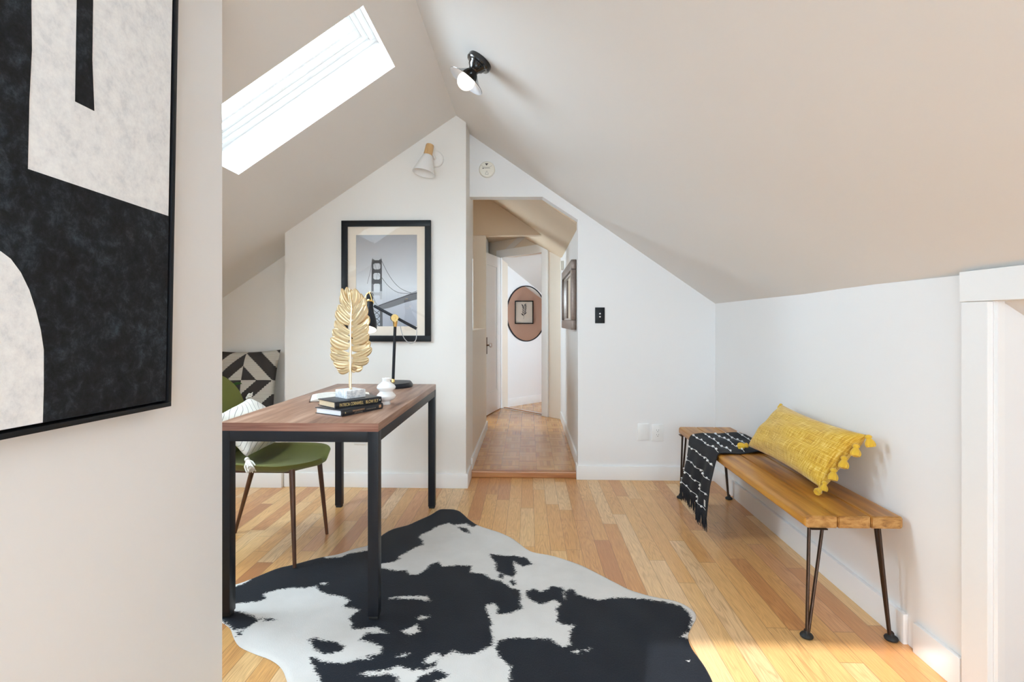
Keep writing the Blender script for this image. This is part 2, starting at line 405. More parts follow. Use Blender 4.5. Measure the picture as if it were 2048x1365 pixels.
# rear gable wall behind the camera with its window
WX0, WX1, WZ0, WZ1 = -0.74, 0.30, 1.22, 1.97
b = NB(); bx(b, -0.95, WX0, -1.7, -1.58, 0, 2.5); bx(b, WX1, 0.42, -1.7, -1.58, 0, 2.5); bx(b, 0.42, 0.98, -1.7, -1.58, 0, 0.45); bx(b, 0.42, 0.98, -1.7, -1.58, 1.36, 2.2); bx(b, 0.98, 1.42, -1.7, -1.58, 0, 1.6)
bx(b, WX0, WX1, -1.7, -1.58, 0, WZ0); bx(b, WX0, WX1, -1.7, -1.58, WZ1, 2.6); struct('wall_rear', b, M['wall'])
w2 = sroot('window_2', ((WX0+WX1)/2, -1.64, WZ0))
b = NB()
for x0, x1, z0, z1 in ((WX0, WX0+.05, WZ0, WZ1), (WX1-.05, WX1, WZ0, WZ1), (WX0+.05, WX1-.05, WZ0, WZ0+.05), (WX0+.05, WX1-.05, WZ1-.03, WZ1)):
    bx(b, x0, x1, -1.68, -1.62, z0, z1, 0.003)
obj('window_frame', b, M['trim'], w2)
b = NB(); bx(b, WX0+.05, WX1-.05, -1.652, -1.648, WZ0+.05, WZ1-.03); obj('pane', b, M['pane'], w2)
portal('portal_rear', ((WX0+WX1)/2, -1.69, (WZ0+WZ1)/2), (0, 1, 0), WX1-WX0, WZ1-WZ0)

b = NB(); bx(b, -5.0, -2.40, -4.7, -4.2, -3.0, 6.8); struct('added_sun_blocker', b, M['wall'])   # added unseen slab, keeps the direct sun off the skylight

w5 = sroot('added_window_5', (0.70, -1.64, 0.52)); b = NB()  # unseen rear window added to brighten the near left wall
for x0, x1, z0, z1 in ((0.42, .46, .45, 1.36), (.94, .98, .45, 1.36), (.46, .94, .45, .49), (.46, .94, 1.32, 1.36)): bx(b, x0, x1, -1.68, -1.62, z0, z1, 0.003)
obj('window_frame', b, M['trim'], w5)
b = NB(); bx(b, .46, .94, -1.652, -1.648, .49, 1.32); obj('pane', b, M['pane'], w5)
portal('portal_rear_small', (0.70, -1.69, 0.905), (0, 1, 0), 0.56, 0.91)

# skylight: splayed-free shaft, sash frame with vent bar, pane
w1 = sroot('window_1', (-1.05, 2.3, 2.1))
ts = Vector((1, 0, 0.6715)).normalized()                    # up the slope
def SP(x, y, h): return Vector((x, y, zL(x))) + nl*h        # point h above the left slope
H = 0.20
b = NB()
for (xa, ya, xb, yb, dv) in ((SX0, SY1, SX1, SY1, (0, .002, 0)), (SX0, SY0, SX1, SY0, (0, -.002, 0))):
    prism(b, [SP(xa, ya, -0.0005), SP(xb, yb, -0.0005), SP(xb, yb, H), SP(xa, ya, H)], dv)
for x, s_ in ((SX0, -1), (SX1, 1)):
    prism(b, [SP(x, SY0, -0.0005), SP(x, SY1, -0.0005), SP(x, SY1, H), SP(x, SY0, H)], ts*0.002*s_)
obj('shaft_lining', b, M['trim'], w1, False)
Ls = (SX1-SX0)/ts.x; o0 = SP(SX0, SY0, 0)
def sash(b, u0, u1, v0, v1, h0, h1, bev=0.003):
    obx(b, o0+ts*u0+Vector((0, 1, 0))*v0+nl*h0, ts, (0, 1, 0), nl, u1-u0, v1-v0, h1-h0, bev)
Wd = SY1-SY0
b = NB()
def ring(b, ins, wd, h0, h1):
    sash(b, ins, Ls-ins, Wd-ins-wd, Wd-ins, h0, h1); sash(b, ins, Ls-ins, ins, ins+wd, h0, h1)
    sash(b, ins, ins+wd, ins+wd, Wd-ins-wd, h0, h1); sash(b, Ls-ins-wd, Ls-ins, ins+wd, Wd-ins-wd, h0, h1)
ring(b, 0.0, 0.03, 0.155, 0.20); ring(b, 0.03, 0.025, 0.172, 0.20); ring(b, 0.055, 0.02, 0.185, 0.215)
obj('window_frame', b, M['trim'], w1)
b = NB(); sash(b, 0.06, Ls-0.06, 0.360, 0.380, 0.185, 0.215); obj('glazing_bar', b, M['trim'], w1)
b = NB(); sash(b, 0.05, Ls-0.05, 0.05, Wd-0.05, 0.204, 0.208, 0); obj('pane', b, M['pane'], w1)
w6 = sroot('added_window_6', (-2.02, 2.05, zL(-2.02))); b = NB()  # frame of the added roof window, hidden from the camera
for xa, xb, ya, yb in ((Z0X, Z0X+.04, Z0Y, Z1Y), (Z1X-.04, Z1X, Z0Y, Z1Y), (Z0X+.04, Z1X-.04, Z0Y, Z0Y+.04), (Z0X+.04, Z1X-.04, Z1Y-.04, Z1Y)):
    prism(b, [SP(xa, ya, .06), SP(xb, ya, .06), SP(xb, yb, .06), SP(xa, yb, .06)], nl*.06)
obj('window_frame', b, M['trim'], w6, False)
b = NB(); prism(b, [SP(Z0X+.04, Z0Y+.04, .09), SP(Z1X-.04, Z0Y+.04, .09), SP(Z1X-.04, Z1Y-.04, .09), SP(Z0X+.04, Z1Y-.04, .09)], nl*.004); obj('pane', b, M['pane'], w6, False)
portal('portal_roof_low', SP((Z0X+Z1X)/2, (Z0Y+Z1Y)/2, .13), -nl, Z1Y-Z0Y, (Z1X-Z0X)/ts.x)
portal('portal_skylight', SP((SX0+SX1)/2, (SY0+SY1)/2, 0.225), -nl, Wd, Ls)

# baseboards
def board(name, parts):
    b = NB()
    for p in parts: bx(b, *p, 0.003)
    struct(name, b, M['trim'], smooth=True)
board('baseboard_front', [(0.354, 1.315, 3.660, 3.675, 0, 0.098), (0.342, 0.356, 3.660, 3.76, 0, 0.098)])
board('baseboard_front_left', [(-1.649, -0.402, 3.445, 3.46, 0, 0.098), (-0.416, -0.402, 3.46, 3.69, 0, 0.098)])
board('baseboard_alcove', [(-2.8, -1.655, 3.42, 3.435, 0, 0.098)])
board('baseboard_right', [(1.300, 1.315, 3.35, 3.66, 0, 0.102), (1.298, 1.315, 1.83, 3.32, 0, 0.105), (1.300, 1.315, 1.60, 1.79, 0, 0.102)])
board('baseboard_hall_left', [(-0.416, -0.402, 3.75, 5.16, 0.04, 0.125)])
board('baseboard_hall_right', [(0.355, 0.37, 3.80, 5.70, 0.04, 0.13)])

# hallway
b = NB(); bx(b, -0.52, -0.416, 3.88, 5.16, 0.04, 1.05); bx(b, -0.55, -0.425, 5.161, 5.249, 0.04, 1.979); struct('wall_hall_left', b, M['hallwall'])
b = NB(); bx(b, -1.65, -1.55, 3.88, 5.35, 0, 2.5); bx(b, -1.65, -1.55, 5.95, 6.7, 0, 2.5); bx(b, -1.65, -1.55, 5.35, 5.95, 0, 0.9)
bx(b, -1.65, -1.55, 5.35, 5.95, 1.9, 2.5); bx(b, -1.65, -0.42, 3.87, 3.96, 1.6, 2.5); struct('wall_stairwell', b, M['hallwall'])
b = NB(); bx(b, -1.55, -0.50, 6.55, 6.7, 0, 2.5); bx(b, -0.60, -0.50, 5.75, 6.7, 0, 2.3); struct('wall_stairwell_end', b, M['wall'])
def zH(x): return zR(x) - 0.09
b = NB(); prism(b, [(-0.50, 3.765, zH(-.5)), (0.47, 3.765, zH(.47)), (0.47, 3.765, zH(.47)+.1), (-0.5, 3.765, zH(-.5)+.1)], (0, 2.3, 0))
bx(b, -1.65, -0.45, 3.765, 5.3, 2.41, 2.5); struct('ceiling_hall', b, M['hallcast'])
b = NB(); prism(b, [(-1.54, 5.15, 1.98), (0.137, 5.15, 1.98), (-0.47, 5.15, 2.409), (-1.54, 5.15, 2.409)], (0, 0.10, 0)); struct('wall_hall_header', b, M['hallcast'])
b = NB(); bx(b, -1.65, 0.9, 5.26, 6.75, 2.12, 2.2); struct('ceiling_hall_end', b, M['hallcast'])
b = NB(); bx(b, 0.37, 0.47, 3.765, 5.70, 0, 2.2); struct('wall_hall_right', b, M['wall'])
ud = Vector((0.702, -0.712, 0)); vd = Vector((0.712, 0.702, 0))        # along / into the diagonal door wall
A0 = Vector((-0.318, 6.402, 0.04)); Z3 = Vector((0, 0, 1))
b = NB(); obx(b, A0-ud*0.30, ud, vd, Z3, 0.29, 0.10, 2.1); obx(b, A0+ud*0.70, ud, vd, Z3, 0.272, 0.10, 2.1)
obx(b, A0+ud*(-0.02)+Z3*1.87, ud, vd, Z3, 0.74, 0.10, 0.23); struct('wall_hall_end', b, M['hallwall'])
b = NB(); obx(b, A0+ud*0.69-vd*0.018, ud, vd, Z3, 0.095, 0.02, 1.87, 0.003); obx(b, A0-ud*0.09-vd*0.018, ud, vd, Z3, 0.085, 0.02, 1.87, 0.003)
obx(b, A0-ud*0.09-vd*0.022+Z3*1.868, ud, vd, Z3, 0.875, 0.024, 0.095, 0.003); obx(b, A0+ud*0.685, ud, vd, Z3, 0.016, 0.1, 1.87); obx(b, A0-ud*0.01, ud, vd, Z3, 0.69+.02, 0.1, 0.0001+1.87-1.865+1.85-1.85)
struct('trim_5', b, M['trim'])
b = NB(); obx(b, A0+vd*0.02+Z3*0.001, ud, vd, Z3, 0.685, 0.03, 0.012, 0.002); struct('trim_6', b, M['thresh'])

# open door leaf
fd = Vector((-0.250, -0.968, 0)).normalized(); wd_ = Vector((-fd.y, fd.x, 0))   # along the leaf from the hinge, thickness to the hall side
hd = A0 + ud*0.004 - vd*0.03 + Z3*0.008
d1 = sroot('door_1', hd)
DL, DH, TH = 0.655, 1.855, 0.036
nr = -wd_                                                          # face seen from the room
if nr.x < 0: nr = -nr
b = NB()
for u0, u1, z0, z1 in ((0, 0.12, 0, DH), (DL-0.12, DL, 0, DH), (0.12, DL-0.12, 0, 0.24), (0.12, DL-0.12, DH-0.12, DH)):
    obx(b, hd+fd*u0+Z3*z0-nr*TH, fd, nr, Z3, u1-u0, TH, z1-z0, 0.002)
obj('door_leaf', b, M['trim'], d1)
b = NB(); obx(b, hd+fd*0.12+Z3*0.24-nr*(TH-0.008), fd, nr, Z3, DL-0.24, TH-0.024, DH-0.36); pn = obj('door_panel', b, M['trim'], d1, False)
b = NB()
for u0, u1, z0, z1 in ((0.12, 0.132, 0.24, DH-0.12), (DL-0.132, DL-0.12, 0.24, DH-0.12), (0.132, DL-0.132, 0.24, 0.252), (0.132, DL-0.132, DH-0.132, DH-0.12)):
    obx(b, hd+fd*u0+Z3*z0-nr*0.010, fd, nr, Z3, u1-u0, 0.008, z1-z0, 0.002)
obj('panel_moulding', b, M['trim'], d1)
kp = hd+fd*(DL-0.115)+Z3*0.80
b = NB(); obx(b, kp-fd*0.022-Z3*0.10, fd, Z3, nr, 0.044, 0.19, 0.004, 0.001); hdl = obj('door_handle', b, M['bronze'], d1, label='bronze escutcheon plate and knob')
b = NB(); lathe(b, [(0.012, 0.003), (0.010, 0.012), (0.008, 0.03), (0.012, 0.036)], kp, nr, 16); obj('knob_stem', b, M['bronze'], hdl)
b = NB(); lathe(b, [(0.010, 0.036), (0.024, 0.042), (0.028, 0.052), (0.024, 0.062), (0.010, 0.066)], kp, nr, 12); obj('knob', b, M['silverlip'], hdl)

# room beyond the door
uw = Vector((0.7071, 0.7071, 0)); nw = Vector((0.7071, -0.7071, 0)); W0 = Vector((-0.300, 6.46, 0.04))
b = NB(); obx(b, W0-nw*0.1, uw, nw, Z3, 2.85, 0.1, 2.1); struct('wall_far_left', b, M['wall'])
board_b = NB(); obx(board_b, W0+nw*0.0+uw*0.0, uw, nw, Z3, 2.8, 0.014, 0.10, 0.003); struct('baseboard_far', board_b, M['trim'], smooth=True)
def zF(y): return 1.81-0.74*(y-6.52)
b = NB(); prism(b, [(-0.36, 6.44, zF(6.44)), (0.03, 6.045, zF(6.045)), (1.75, 6.045, zF(6.045)), (1.75, 8.5, zF(8.5))], (0, 0, 0.08))
bx(b, 0.3, 1.75, 4.3, 6.05, 2.12, 2.2); struct('ceiling_far', b, M['ceil'])
b = NB(); bx(b, 1.6, 1.72, 5.60, 8.5, 0, 2.2); bx(b, 1.6, 1.72, 4.3, 4.85, 0, 2.2); bx(b, 1.6, 1.72, 4.85, 5.60, 0, 0.7); bx(b, 1.6, 1.72, 4.85, 5.60, 1.8, 2.2)
struct('wall_far_right', b, M['pink'])
b = NB(); bx(b, 0.47, 1.7, 4.3, 4.4, 0, 2.2); obx(b, Vector((0.36, 5.713, 0.0)), Vector((0.14, -0.99, 0)), Vector((0.99, 0.14, 0)), Z3, 1.3, 0.06, 2.2); struct('wall_far_near', b, M['wall'])
w3 = sroot('window_3', (1.66, 5.22, 0.6))
b = NB()
for y0, y1, z0, z1 in ((4.85, 4.90, 0.7, 1.8), (5.55, 5.60, 0.7, 1.8), (4.90, 5.55, 0.7, 0.75), (4.90, 5.55, 1.75, 1.8), (4.90, 5.55, 1.23, 1.27)): bx(b, 1.63, 1.69, y0, y1, z0, z1, 0.003)
obj('window_frame', b, M['trim'], w3)
b = NB(); bx(b, 1.658, 1.662, 4.9, 5.55, 0.75, 1.75); obj('pane', b, M['pane'], w3)
portal('portal_far', (1.71, 5.22, 1.2), (-1, 0, 0), 0.75, 1.1)
w4 = sroot('window_4', (-1.6, 5.65, 0.9))
b = NB()
for y0, y1, z0, z1 in ((5.35, 5.39, 0.9, 1.9), (5.91, 5.95, 0.9, 1.9), (5.39, 5.91, 0.9, 0.94), (5.39, 5.91, 1.86, 1.9)): bx(b, -1.63, -1.57, y0, y1, z0, z1, 0.003)
obj('window_frame', b, M['trim'], w4)
b = NB(); bx(b, -1.602, -1.598, 5.39, 5.91, 0.94, 1.86); obj('pane', b, M['pane'], w4)
portal('portal_stair', (-1.66, 5.65, 1.4), (1, 0, 0), 0.6, 1.0)

# ------------------------------------------------------------------ desk
def V(*a): return Vector(a)
TX0, TX1, TY0, TY1, TZ = -1.158, -0.556, 1.905, 3.108, 0.740
M['walnut'] = wood('walnut_desk_top', [(0.0, (0.10, 0.042, 0.024)), (0.3, (0.20, 0.095, 0.056)), (0.6, (0.29, 0.155, 0.098)), (1.0, (0.42, 0.26, 0.18))], 1, 1.0, 0.36, 34)
M['walnut_edge'] = wood('walnut_edge_band', [(0.0, (0.13, 0.05, 0.03)), (0.45, (0.24, 0.10, 0.066)), (1.0, (0.37, 0.20, 0.14))], 0, 1.6, 0.4, 60)
t = thing('desk', 'walnut topped desk with square black metal legs beside the framed bridge print', 'desk', (-0.857, 2.5, 0))
b = NB(); bx(b, TX0, TX1, TY0+.002, TY1, TZ-.031, TZ, 0.0015); obj('desktop', b, M['walnut'], t)
b = NB(); bx(b, TX0, TX1, TY0, TY0+.0022, TZ-.031, TZ-.0004); obj('edge_band', b, M['walnut_edge'], t)
LW = 0.040
for x in (TX0, TX1-LW):
    for y in (TY0, TY1-LW):
        zf = 0.008 if y < 2.5 else 0.0
        b = NB(); bx(b, x, x+LW, y, y+LW, zf+.012, TZ-.031, 0.002); lg = obj('leg', b, M['blackmetal'], t)
        b = NB(); bx(b, x+.003, x+LW-.003, y+.003, y+LW-.003, zf, zf+.012, 0.003); obj('foot_cap', b, M['rubber'], lg)
for x0, x1, y0, y1 in ((TX0+LW, TX1-LW, TY0, TY0+.03), (TX0+LW, TX1-LW, TY1-.03, TY1), (TX0, TX0+.03, TY0+LW, TY1-LW), (TX1-.03, TX1, TY0+LW, TY1-LW)):
    b = NB(); bx(b, x0, x1, y0, y1, TZ-.071, TZ-.031, 0.002); obj('apron_rail', b, M['blackmetal'], t)

# ------------------------------------------------------------------ books, leaf sculpture, vase on the desk
def book(label, o, ang, ls, wd, th, cover, pages, letters, marks):
    o = Vector(o); u = V(math.cos(ang), math.sin(ang), 0); v = V(-math.sin(ang), math.cos(ang), 0); w = V(0, 0, 1)
    t = thing('hardcover_book', label, 'book', o+u*ls/2+v*wd/2, 'books stacked under the leaf sculpture')
    b = NB(); obx(b, o, u, v, w, ls, wd, 0.003, 0.0008); obx(b, o+w*(th-.003), u, v, w, ls, wd, 0.003, 0.0008)
    pf = [(0.004, 0.0), (-0.001, th*0.2), (-0.0025, th*0.5), (-0.001, th*0.8), (0.004, th), (0.008, th-.002), (0.006, th*.5), (0.008, 0.002)]
    prism(b, [o+v*p+w*q for p, q in pf], u*ls)
    obj('cover', b, cover, t)
    b = NB(); obx(b, o+u*.004+v*.005+w*.003, u, v, w, ls-.008, wd-.010, th-.006); obj('page_block', b, pages, t)
    for body, u0, z0, size, width, m in letters:
        bm = text_bm(body, size, o+u*u0-v*0.0028+w*z0, u, w, -v, width, 0.0006); obj('title_lettering', bm, m, t, False)
    for nm, u0, z0, lu, lz, m in marks:
        b = NB(); c0 = o+u*(u0+lu/2)-v*.0028+w*(z0+lz/2)
        if nm == 'publisher_mark': obx(b, c0-u*lu/2-w*lz/2, u, w, -v, lu, lz, .0005)
        else: prism(b, [c0+u*lu/2*math.cos(a*PI/4)*(1 if a % 2 == 0 else .45)+w*lz/2*math.sin(a*PI/4)*(1 if a % 2 == 0 else .45) for a in range(8)], -v*.0005)
        obj(nm, b, m, t, False)
    return t
book('thin black hardcover at the bottom of the two stacked books, white page edges', (-0.739, 2.033, TZ), math.atan2(.197, .106), 0.226, 0.158, 0.0255,
     M['bookblack'], M['paper_white'], [('THE JUDGMENT', .052, .0125, .0085, .066, M['copperfoil']), ('OF CAESAR', .062, .0035, .0075, .045, M['greyfoil']),
     ('STEVEN SAYLOR', .128, .0085, .0065, .054, M['greyfoil'])], [('publisher_mark', .200, .0075, .013, .012, M['copperfoil']), ('spine_emblem', .012, .009, .006, .009, M['goldfoil'])])
book('thick black hardcover with gold spine lettering, on top of the other book', (-0.777, 2.062, TZ+.0257), math.atan2(.163, .141), 0.216, 0.146, 0.0275,
     M['bookblack'], M['paper_tan'], [('PATRICIA CORNWELL', .018, .0065, .0195, .108, M['goldfoil']), ('BLOW FLY', .138, .0065, .0195, .060, M['goldfoil'])], [('spine_emblem', .201, .011, .010, .006, M['paper'])])

mz = TZ+.0534; mc = V(-0.765, 2.206, mz)
M['marble'] = None
g = G('white_marble'); nz = g.noise(g.obj(), 14.0, 6, 0.6, 1.2); vein = g.math('ABSOLUTE', g.math('SUBTRACT', nz, 0.5))
g.col(g.ramp(vein, [(0.0, (0.55, 0.57, 0.60)), (0.06, (0.78, 0.79, 0.80)), (0.2, (0.86, 0.86, 0.86))])); g.par(Roughness=0.3); M['marble'] = g.m
t = thing('leaf_sculpture', 'gold metal leaf sculpture on a white marble block, standing on the books', 'sculpture', mc)
b = NB(); ma = math.radians(51); mu = V(math.cos(ma), math.sin(ma), 0); mv = V(-math.sin(ma), math.cos(ma), 0)
obx(b, mc-mu*.0455-mv*.0455, mu, mv, V(0, 0, 1), .091, .091, .034, .003); obj('marble_base', b, M['marble'], t)
KX, KZ = 459.4, 463.9
def LP(x, y, d=0.0): # leaf drawing plane, stands at the depth of the base
    return V(mc.x+((660+x/6.82)-701)/KX, mc.y+d, 1.12-((560+y/6.82)-643)/KZ)
rach = [(282, 1350), (280, 1235), (283, 1050), (285, 900), (285, 760), (285, 650), (291, 520), (298, 400), (293, 310), (282, 240), (262, 112)]
zb = mc.z+.034
b = NB(); pts = [V(mc.x, mc.y, zb), LP(*rach[1])]; tube(b, smooth_curve(pts, 6), [0.0042]*7, 10)
lathe(b, [(0.009, 0), (0.008, 0.002), (0.005, 0.004)], (mc.x, mc.y, zb), (0, 0, 1), 16)
tube(b, [V(mc.x-.006, mc.y+.004, zb+.01), LP(268, 1280, .004), LP(265, 1240, .004)], [.003, .005, .002], 8); obj('stem', b, M['gold'], t)
b = NB(); rc = smooth_curve([LP(x, y, -.003) for x, y in rach[1:]], 5); n = len(rc)
tube(b, rc, [0.0042*(1-i/n)+.0012 for i in range(n)], 8); obj('midrib', b, M['gold'], t)
lobes = [((226, 98), (283, 300), 24), ((170, 120), (284, 365), 27), ((142, 190), (283, 430), 34), ((112, 345), (276, 520), 46), ((90, 425), (274, 600), 46),
         ((58, 560), (264, 730), 46), ((36, 680), (264, 820), 52), ((16, 800), (262, 915), 56), ((-4, 925), (256, 1030), 44), ((2, 1015), (256, 1090), 48),
         ((56, 1130), (262, 1150), 46), ((88, 1225), (272, 1205), 44),
         ((290, 130), (294, 330), 24), ((350, 122), (303, 400), 42), ((412, 185), (304, 465), 42), ((474, 245), (300, 540), 44), ((504, 350), (298, 620), 46),
         ((522, 495), (296, 700), 52), ((526, 620), (293, 775), 46), ((538, 735), (292, 855), 52), ((544, 850), (293, 945), 46),
         ((572, 930), (300, 1050), 40), ((540, 1085), (302, 1110), 42), ((440, 1180), (296, 1175), 52), ((362, 1225), (290, 1205), 34)]
b = NB()
for q, ((tx, ty), (rx, ry), hw) in enumerate(lobes):
    a, c = V(rx, ry, 0), V(tx, ty, 0); dl = c-a; Ln = dl.length; nrm = V(-dl.y, dl.x, 0).normalized()
    sgn = 1 if tx > rx else -1; sag = 0.10*Ln; NU, NV = 14, 8
    up = nrm if nrm.y < 0 else -nrm
    rows = []
    for i in range(NU+1):
        s_ = i/NU; cpt = a+dl*s_ - up*sag*4*s_*(1-s_)
        wv = hw*1.38*(0.55+0.45*math.sin(PI*min(1, s_*0.9)))*(1.0 if s_ < 0.82 else math.sqrt(max(0.0, 1-((s_-0.82)/0.185)**2)))
        row = []
        for j in range(NV+1):
            k = j/NV*2-1
            p = cpt+up*wv*k
            dz = 0.0025*(1-k*k)*(0.3+0.7*s_) - 0.003 + 0.004*math.sin(s_*PI*0.9)*0.6 + 0.0016*math.cos(k*9)*min(1, 3*s_) + 0.010*s_*s_*math.sin(q*2.1) + 0.0006*q%0.0011
            row.append(b.verts.new(LP(p.x, p.y, -dz)))
        rows.append(row)
    for i in range(NU):
        for j in range(NV): b.faces.new((rows[i][j], rows[i+1][j], rows[i+1][j+1], rows[i][j+1]))
bmesh.ops.solidify(b, geom=list(b.faces), thickness=0.0012); obj('leaf_blade', b, M['gold'], t, ang=60)

b = NB(); vc = V(-0.648, 2.345, TZ)
prof = [(.018, 0), (.019, .003), (.018, .014), (.021, .018), (.036, .024), (.043, .033), (.0435, .040), (.038, .048), (.0315, .054), (.030, .060), (.034, .066), (.0415, .073), (.0425, .080),
        (.038, .088), (.026, .097), (.0185, .104), (.0175, .112), (.0195, .119), (.0185, .120), (.0155, .1195), (.0145, .112), (.015, .10)]
lathe(b, prof, vc, (0, 0, 1), 40); o = obj('vase', b, M['ceramic'], None, base=tuple(vc)); tag(o, 'small white double bulb ceramic vase behind the stacked books', 'vase')

# open book lying behind the sculpture
t = thing('open_book', 'open book with cream pages lying flat behind the marble block', 'book', (-1.03, 2.58, TZ))
ob = V(-1.005, 2.40, TZ); bu = V(-0.353, 0.936, 0).normalized(); bv = V(0.936, 0.353, 0).normalized()
b = NB(); obx(b, ob-bv*.022-bu*.006, bu, bv, V(0, 0, 1), .222, .300, .0025, .0006); obj('cover', b, M['bronze'], t)
b = NB(); NP = 24
for side in (0, 1):
    top = []; 
    for i in range(NP+1):
        s_ = i/NP; hgt = .004+.013*math.sin(PI*min(1, .08+s_*.92))**.7*(1-.45*s_) if True else 0
        x = .130 + (s_*.138 if side else -s_*.138)
        top.append((x, hgt))
    pl = [ob+bv*(x-.008)+V(0, 0, .0025+h) for x, h in top]; bt = [ob+bv*(top[-1][0]-.008)+V(0, 0, .0025), ob+bv*(top[0][0]-.008)+V(0, 0, .0025)]
    prism(b, pl+bt, bu*.21)
obj('pages', b, M['paper'], t)
M['ink'] = plain('faded_ink', (0.42, 0.38, 0.33), 0.8)
def hh(x): s_ = abs(x-.130)/.138; return .0025+.0003+.004+.013*math.sin(PI*min(1, .08+s_*.92))**.7*(1-.45*s_)
for x0, x1_ in ((.012, .118), (.142, .248)):
    b = NB(); nseg = 6
    for k in range(22):
        x1 = x1_-(.04 if random.random() < .1 else 0)
        for i in range(nseg):
            xa = x0+(x1-x0)*i/nseg; xb = x0+(x1-x0)*(i+1)/nseg
            q = [ob+bv*(xa-.008)+bu*(.016+k*.0085)+V(0, 0, hh(xa)), ob+bv*(xb-.008)+bu*(.016+k*.0085)+V(0, 0, hh(xb))]
            b.faces.new([b.verts.new(q[0]), b.verts.new(q[1]), b.verts.new(q[1]+bu*.0022), b.verts.new(q[0]+bu*.0022)])
    obj('printed_lines', b, M['ink'], t, False)

# ------------------------------------------------------------------ desk lamp
t = thing('desk_lamp', 'black desk lamp with brass joints, its arm tilted, at the far end of the desk', 'lamp', (-0.775, 2.97, TZ))
b = NB()
def slab_round(b, pts, z0, z1, ins):
    c = sum((V(*p, 0) for p in pts), V(0, 0, 0))/len(pts)
    P = smooth_curve([(x, y, 0) for x, y in pts], 6, True); n = len(P)
    rows = []
    for k, z in ((1.0, z0), (1.0, z0+(z1-z0)*.35), (ins, z1-.003), (ins-.03, z1)):
        rows.append([b.verts.new(V(c.x+(p.x-c.x)*k, c.y+(p.y-c.y)*k, z)) for p in P])
    for a_, c_ in zip(rows[:-1], rows[1:]):
        for i in range(n): b.faces.new((a_[i], a_[(i+1) % n], c_[(i+1) % n], c_[i]))
    b.faces.new(rows[0][::-1]); b.faces.new(rows[-1])
slab_round(b, [(-0.862, 3.075), (-0.852, 2.96), (-0.79, 2.872), (-0.745, 2.862), (-0.690, 2.915), (-0.672, 2.975), (-0.69, 3.07), (-0.73, 3.105), (-0.82, 3.11)], TZ, TZ+.026, .90)
obj('base', b, M['blackmetal'], t)
pb, pt = V(-0.781, 2.97, TZ+.026), V(-0.769, 2.97, 1.092)
b = NB(); tube(b, [pb, pt], .0085, 16); obj('pole', b, M['blackmetal'], t)
b = NB(); lathe(b, [(.010, 0), (.0105, .004), (.0095, .006), (.0095, .018), (.0085, .020)], pb, pt-pb, 20)
obj('brass_collar', b, M['brass'], t); b = NB(); lathe(b, [(.0095, -.004), (.0115, .004), (.013, .020), (.015, .026), (.014, .030)], pt, pt-pb, 20); obj('brass_collar', b, M['brass'], t)
jt = V(-0.766, 2.962, 1.139)
al, ar = V(-0.889, 2.962, 1.209), V(-0.642, 2.962, 1.077)
b = NB(); lathe(b, [(.020, -.018), (.021, -.012), (.021, .012), (.020, .016)], jt-V(.004, 0, 0), (0, 1, 0), 24); jo = obj('pivot_joint', b, M['blackmetal'], t)
b = NB(); lathe(b, [(.021, -.030), (.0215, -.026), (.0215, -.020), (.016, -.018)], jt+V(.004, 0, 0), (0, 1, 0), 28)
lathe(b, [(.007, -.033), (.008, -.030)], jt+V(.004, 0, 0), (0, 1, 0), 16); obj('brass_knob', b, M['brass'], jo)
b = NB(); tube(b, [al, ar], .0085, 14); obj('arm', b, M['blackmetal'], t)
b = NB(); hd0 = V(-0.918, 2.962, 1.214); HA = V(-.06, .48, 1)
lathe(b, [(.017, .075), (.019, .070), (.019, .03), (.022, .02), (.024, -.02), (.030, -.045), (.045, -.085), (.052, -.115), (.055, -.158), (.0535, -.158), (.051, -.115)], hd0, HA, 32, cap0=True, cap1=False)
sh = obj('lamp_shade', b, M['blackmetal'], t)
b = NB(); lathe(b, [(.0532, -.1575), (.0505, -.115), (.0435, -.085), (.0285, -.045), (.02, -.03)], hd0, HA, 32, cap0=False); obj('shade_lining', b, M['white_metal'], sh, label='white inside of the shade')
b = NB(); lathe(b, [(.0255, .012), (.0265, .016), (.0265, .024), (.0225, .026)], hd0, HA, 28); obj('brass_ring', b, M['brass'], sh); b = NB()
tube(b, smooth_curve([hd0+V(-.020, -.018, .024), hd0+V(-.012, -.016, .058), hd0+V(.004, -.012, .07), hd0+V(.014, -.014, .052), hd0+V(.022, -.016, .02)], 5), .0035, 8)
obj('brass_yoke', b, M['brass'], sh); b = NB(); lathe(b, [(.012, .075), (.012, .083), (.006, .086)], hd0, HA, 20); obj('brass_cap', b, M['brass'], sh)
b = NB(); ball(b, hd0-HA.normalized()*.112, .027, 18); obj('bulb', b, M['lampbulb'], sh)
b = NB(); tube(b, smooth_curve([ar, V(-0.640, 2.955, 1.05), V(-0.645, 2.95, 1.01), V(-0.672, 2.948, 0.993), V(-0.706, 2.95, 1.015), V(-0.728, 2.955, 1.06), V(-0.738, 2.962, 1.112)], 6), .0022, 8); obj('cord', b, M['cord'], t); b = NB()
tube(b, smooth_curve([hd0+V(.012, -.004, .078), hd0+V(.024, -.006, .05), hd0+V(.040, -.006, .012), hd0+V(.055, -.004, -.006)], 6), .0022, 8); obj('cord', b, M['cord'], t)

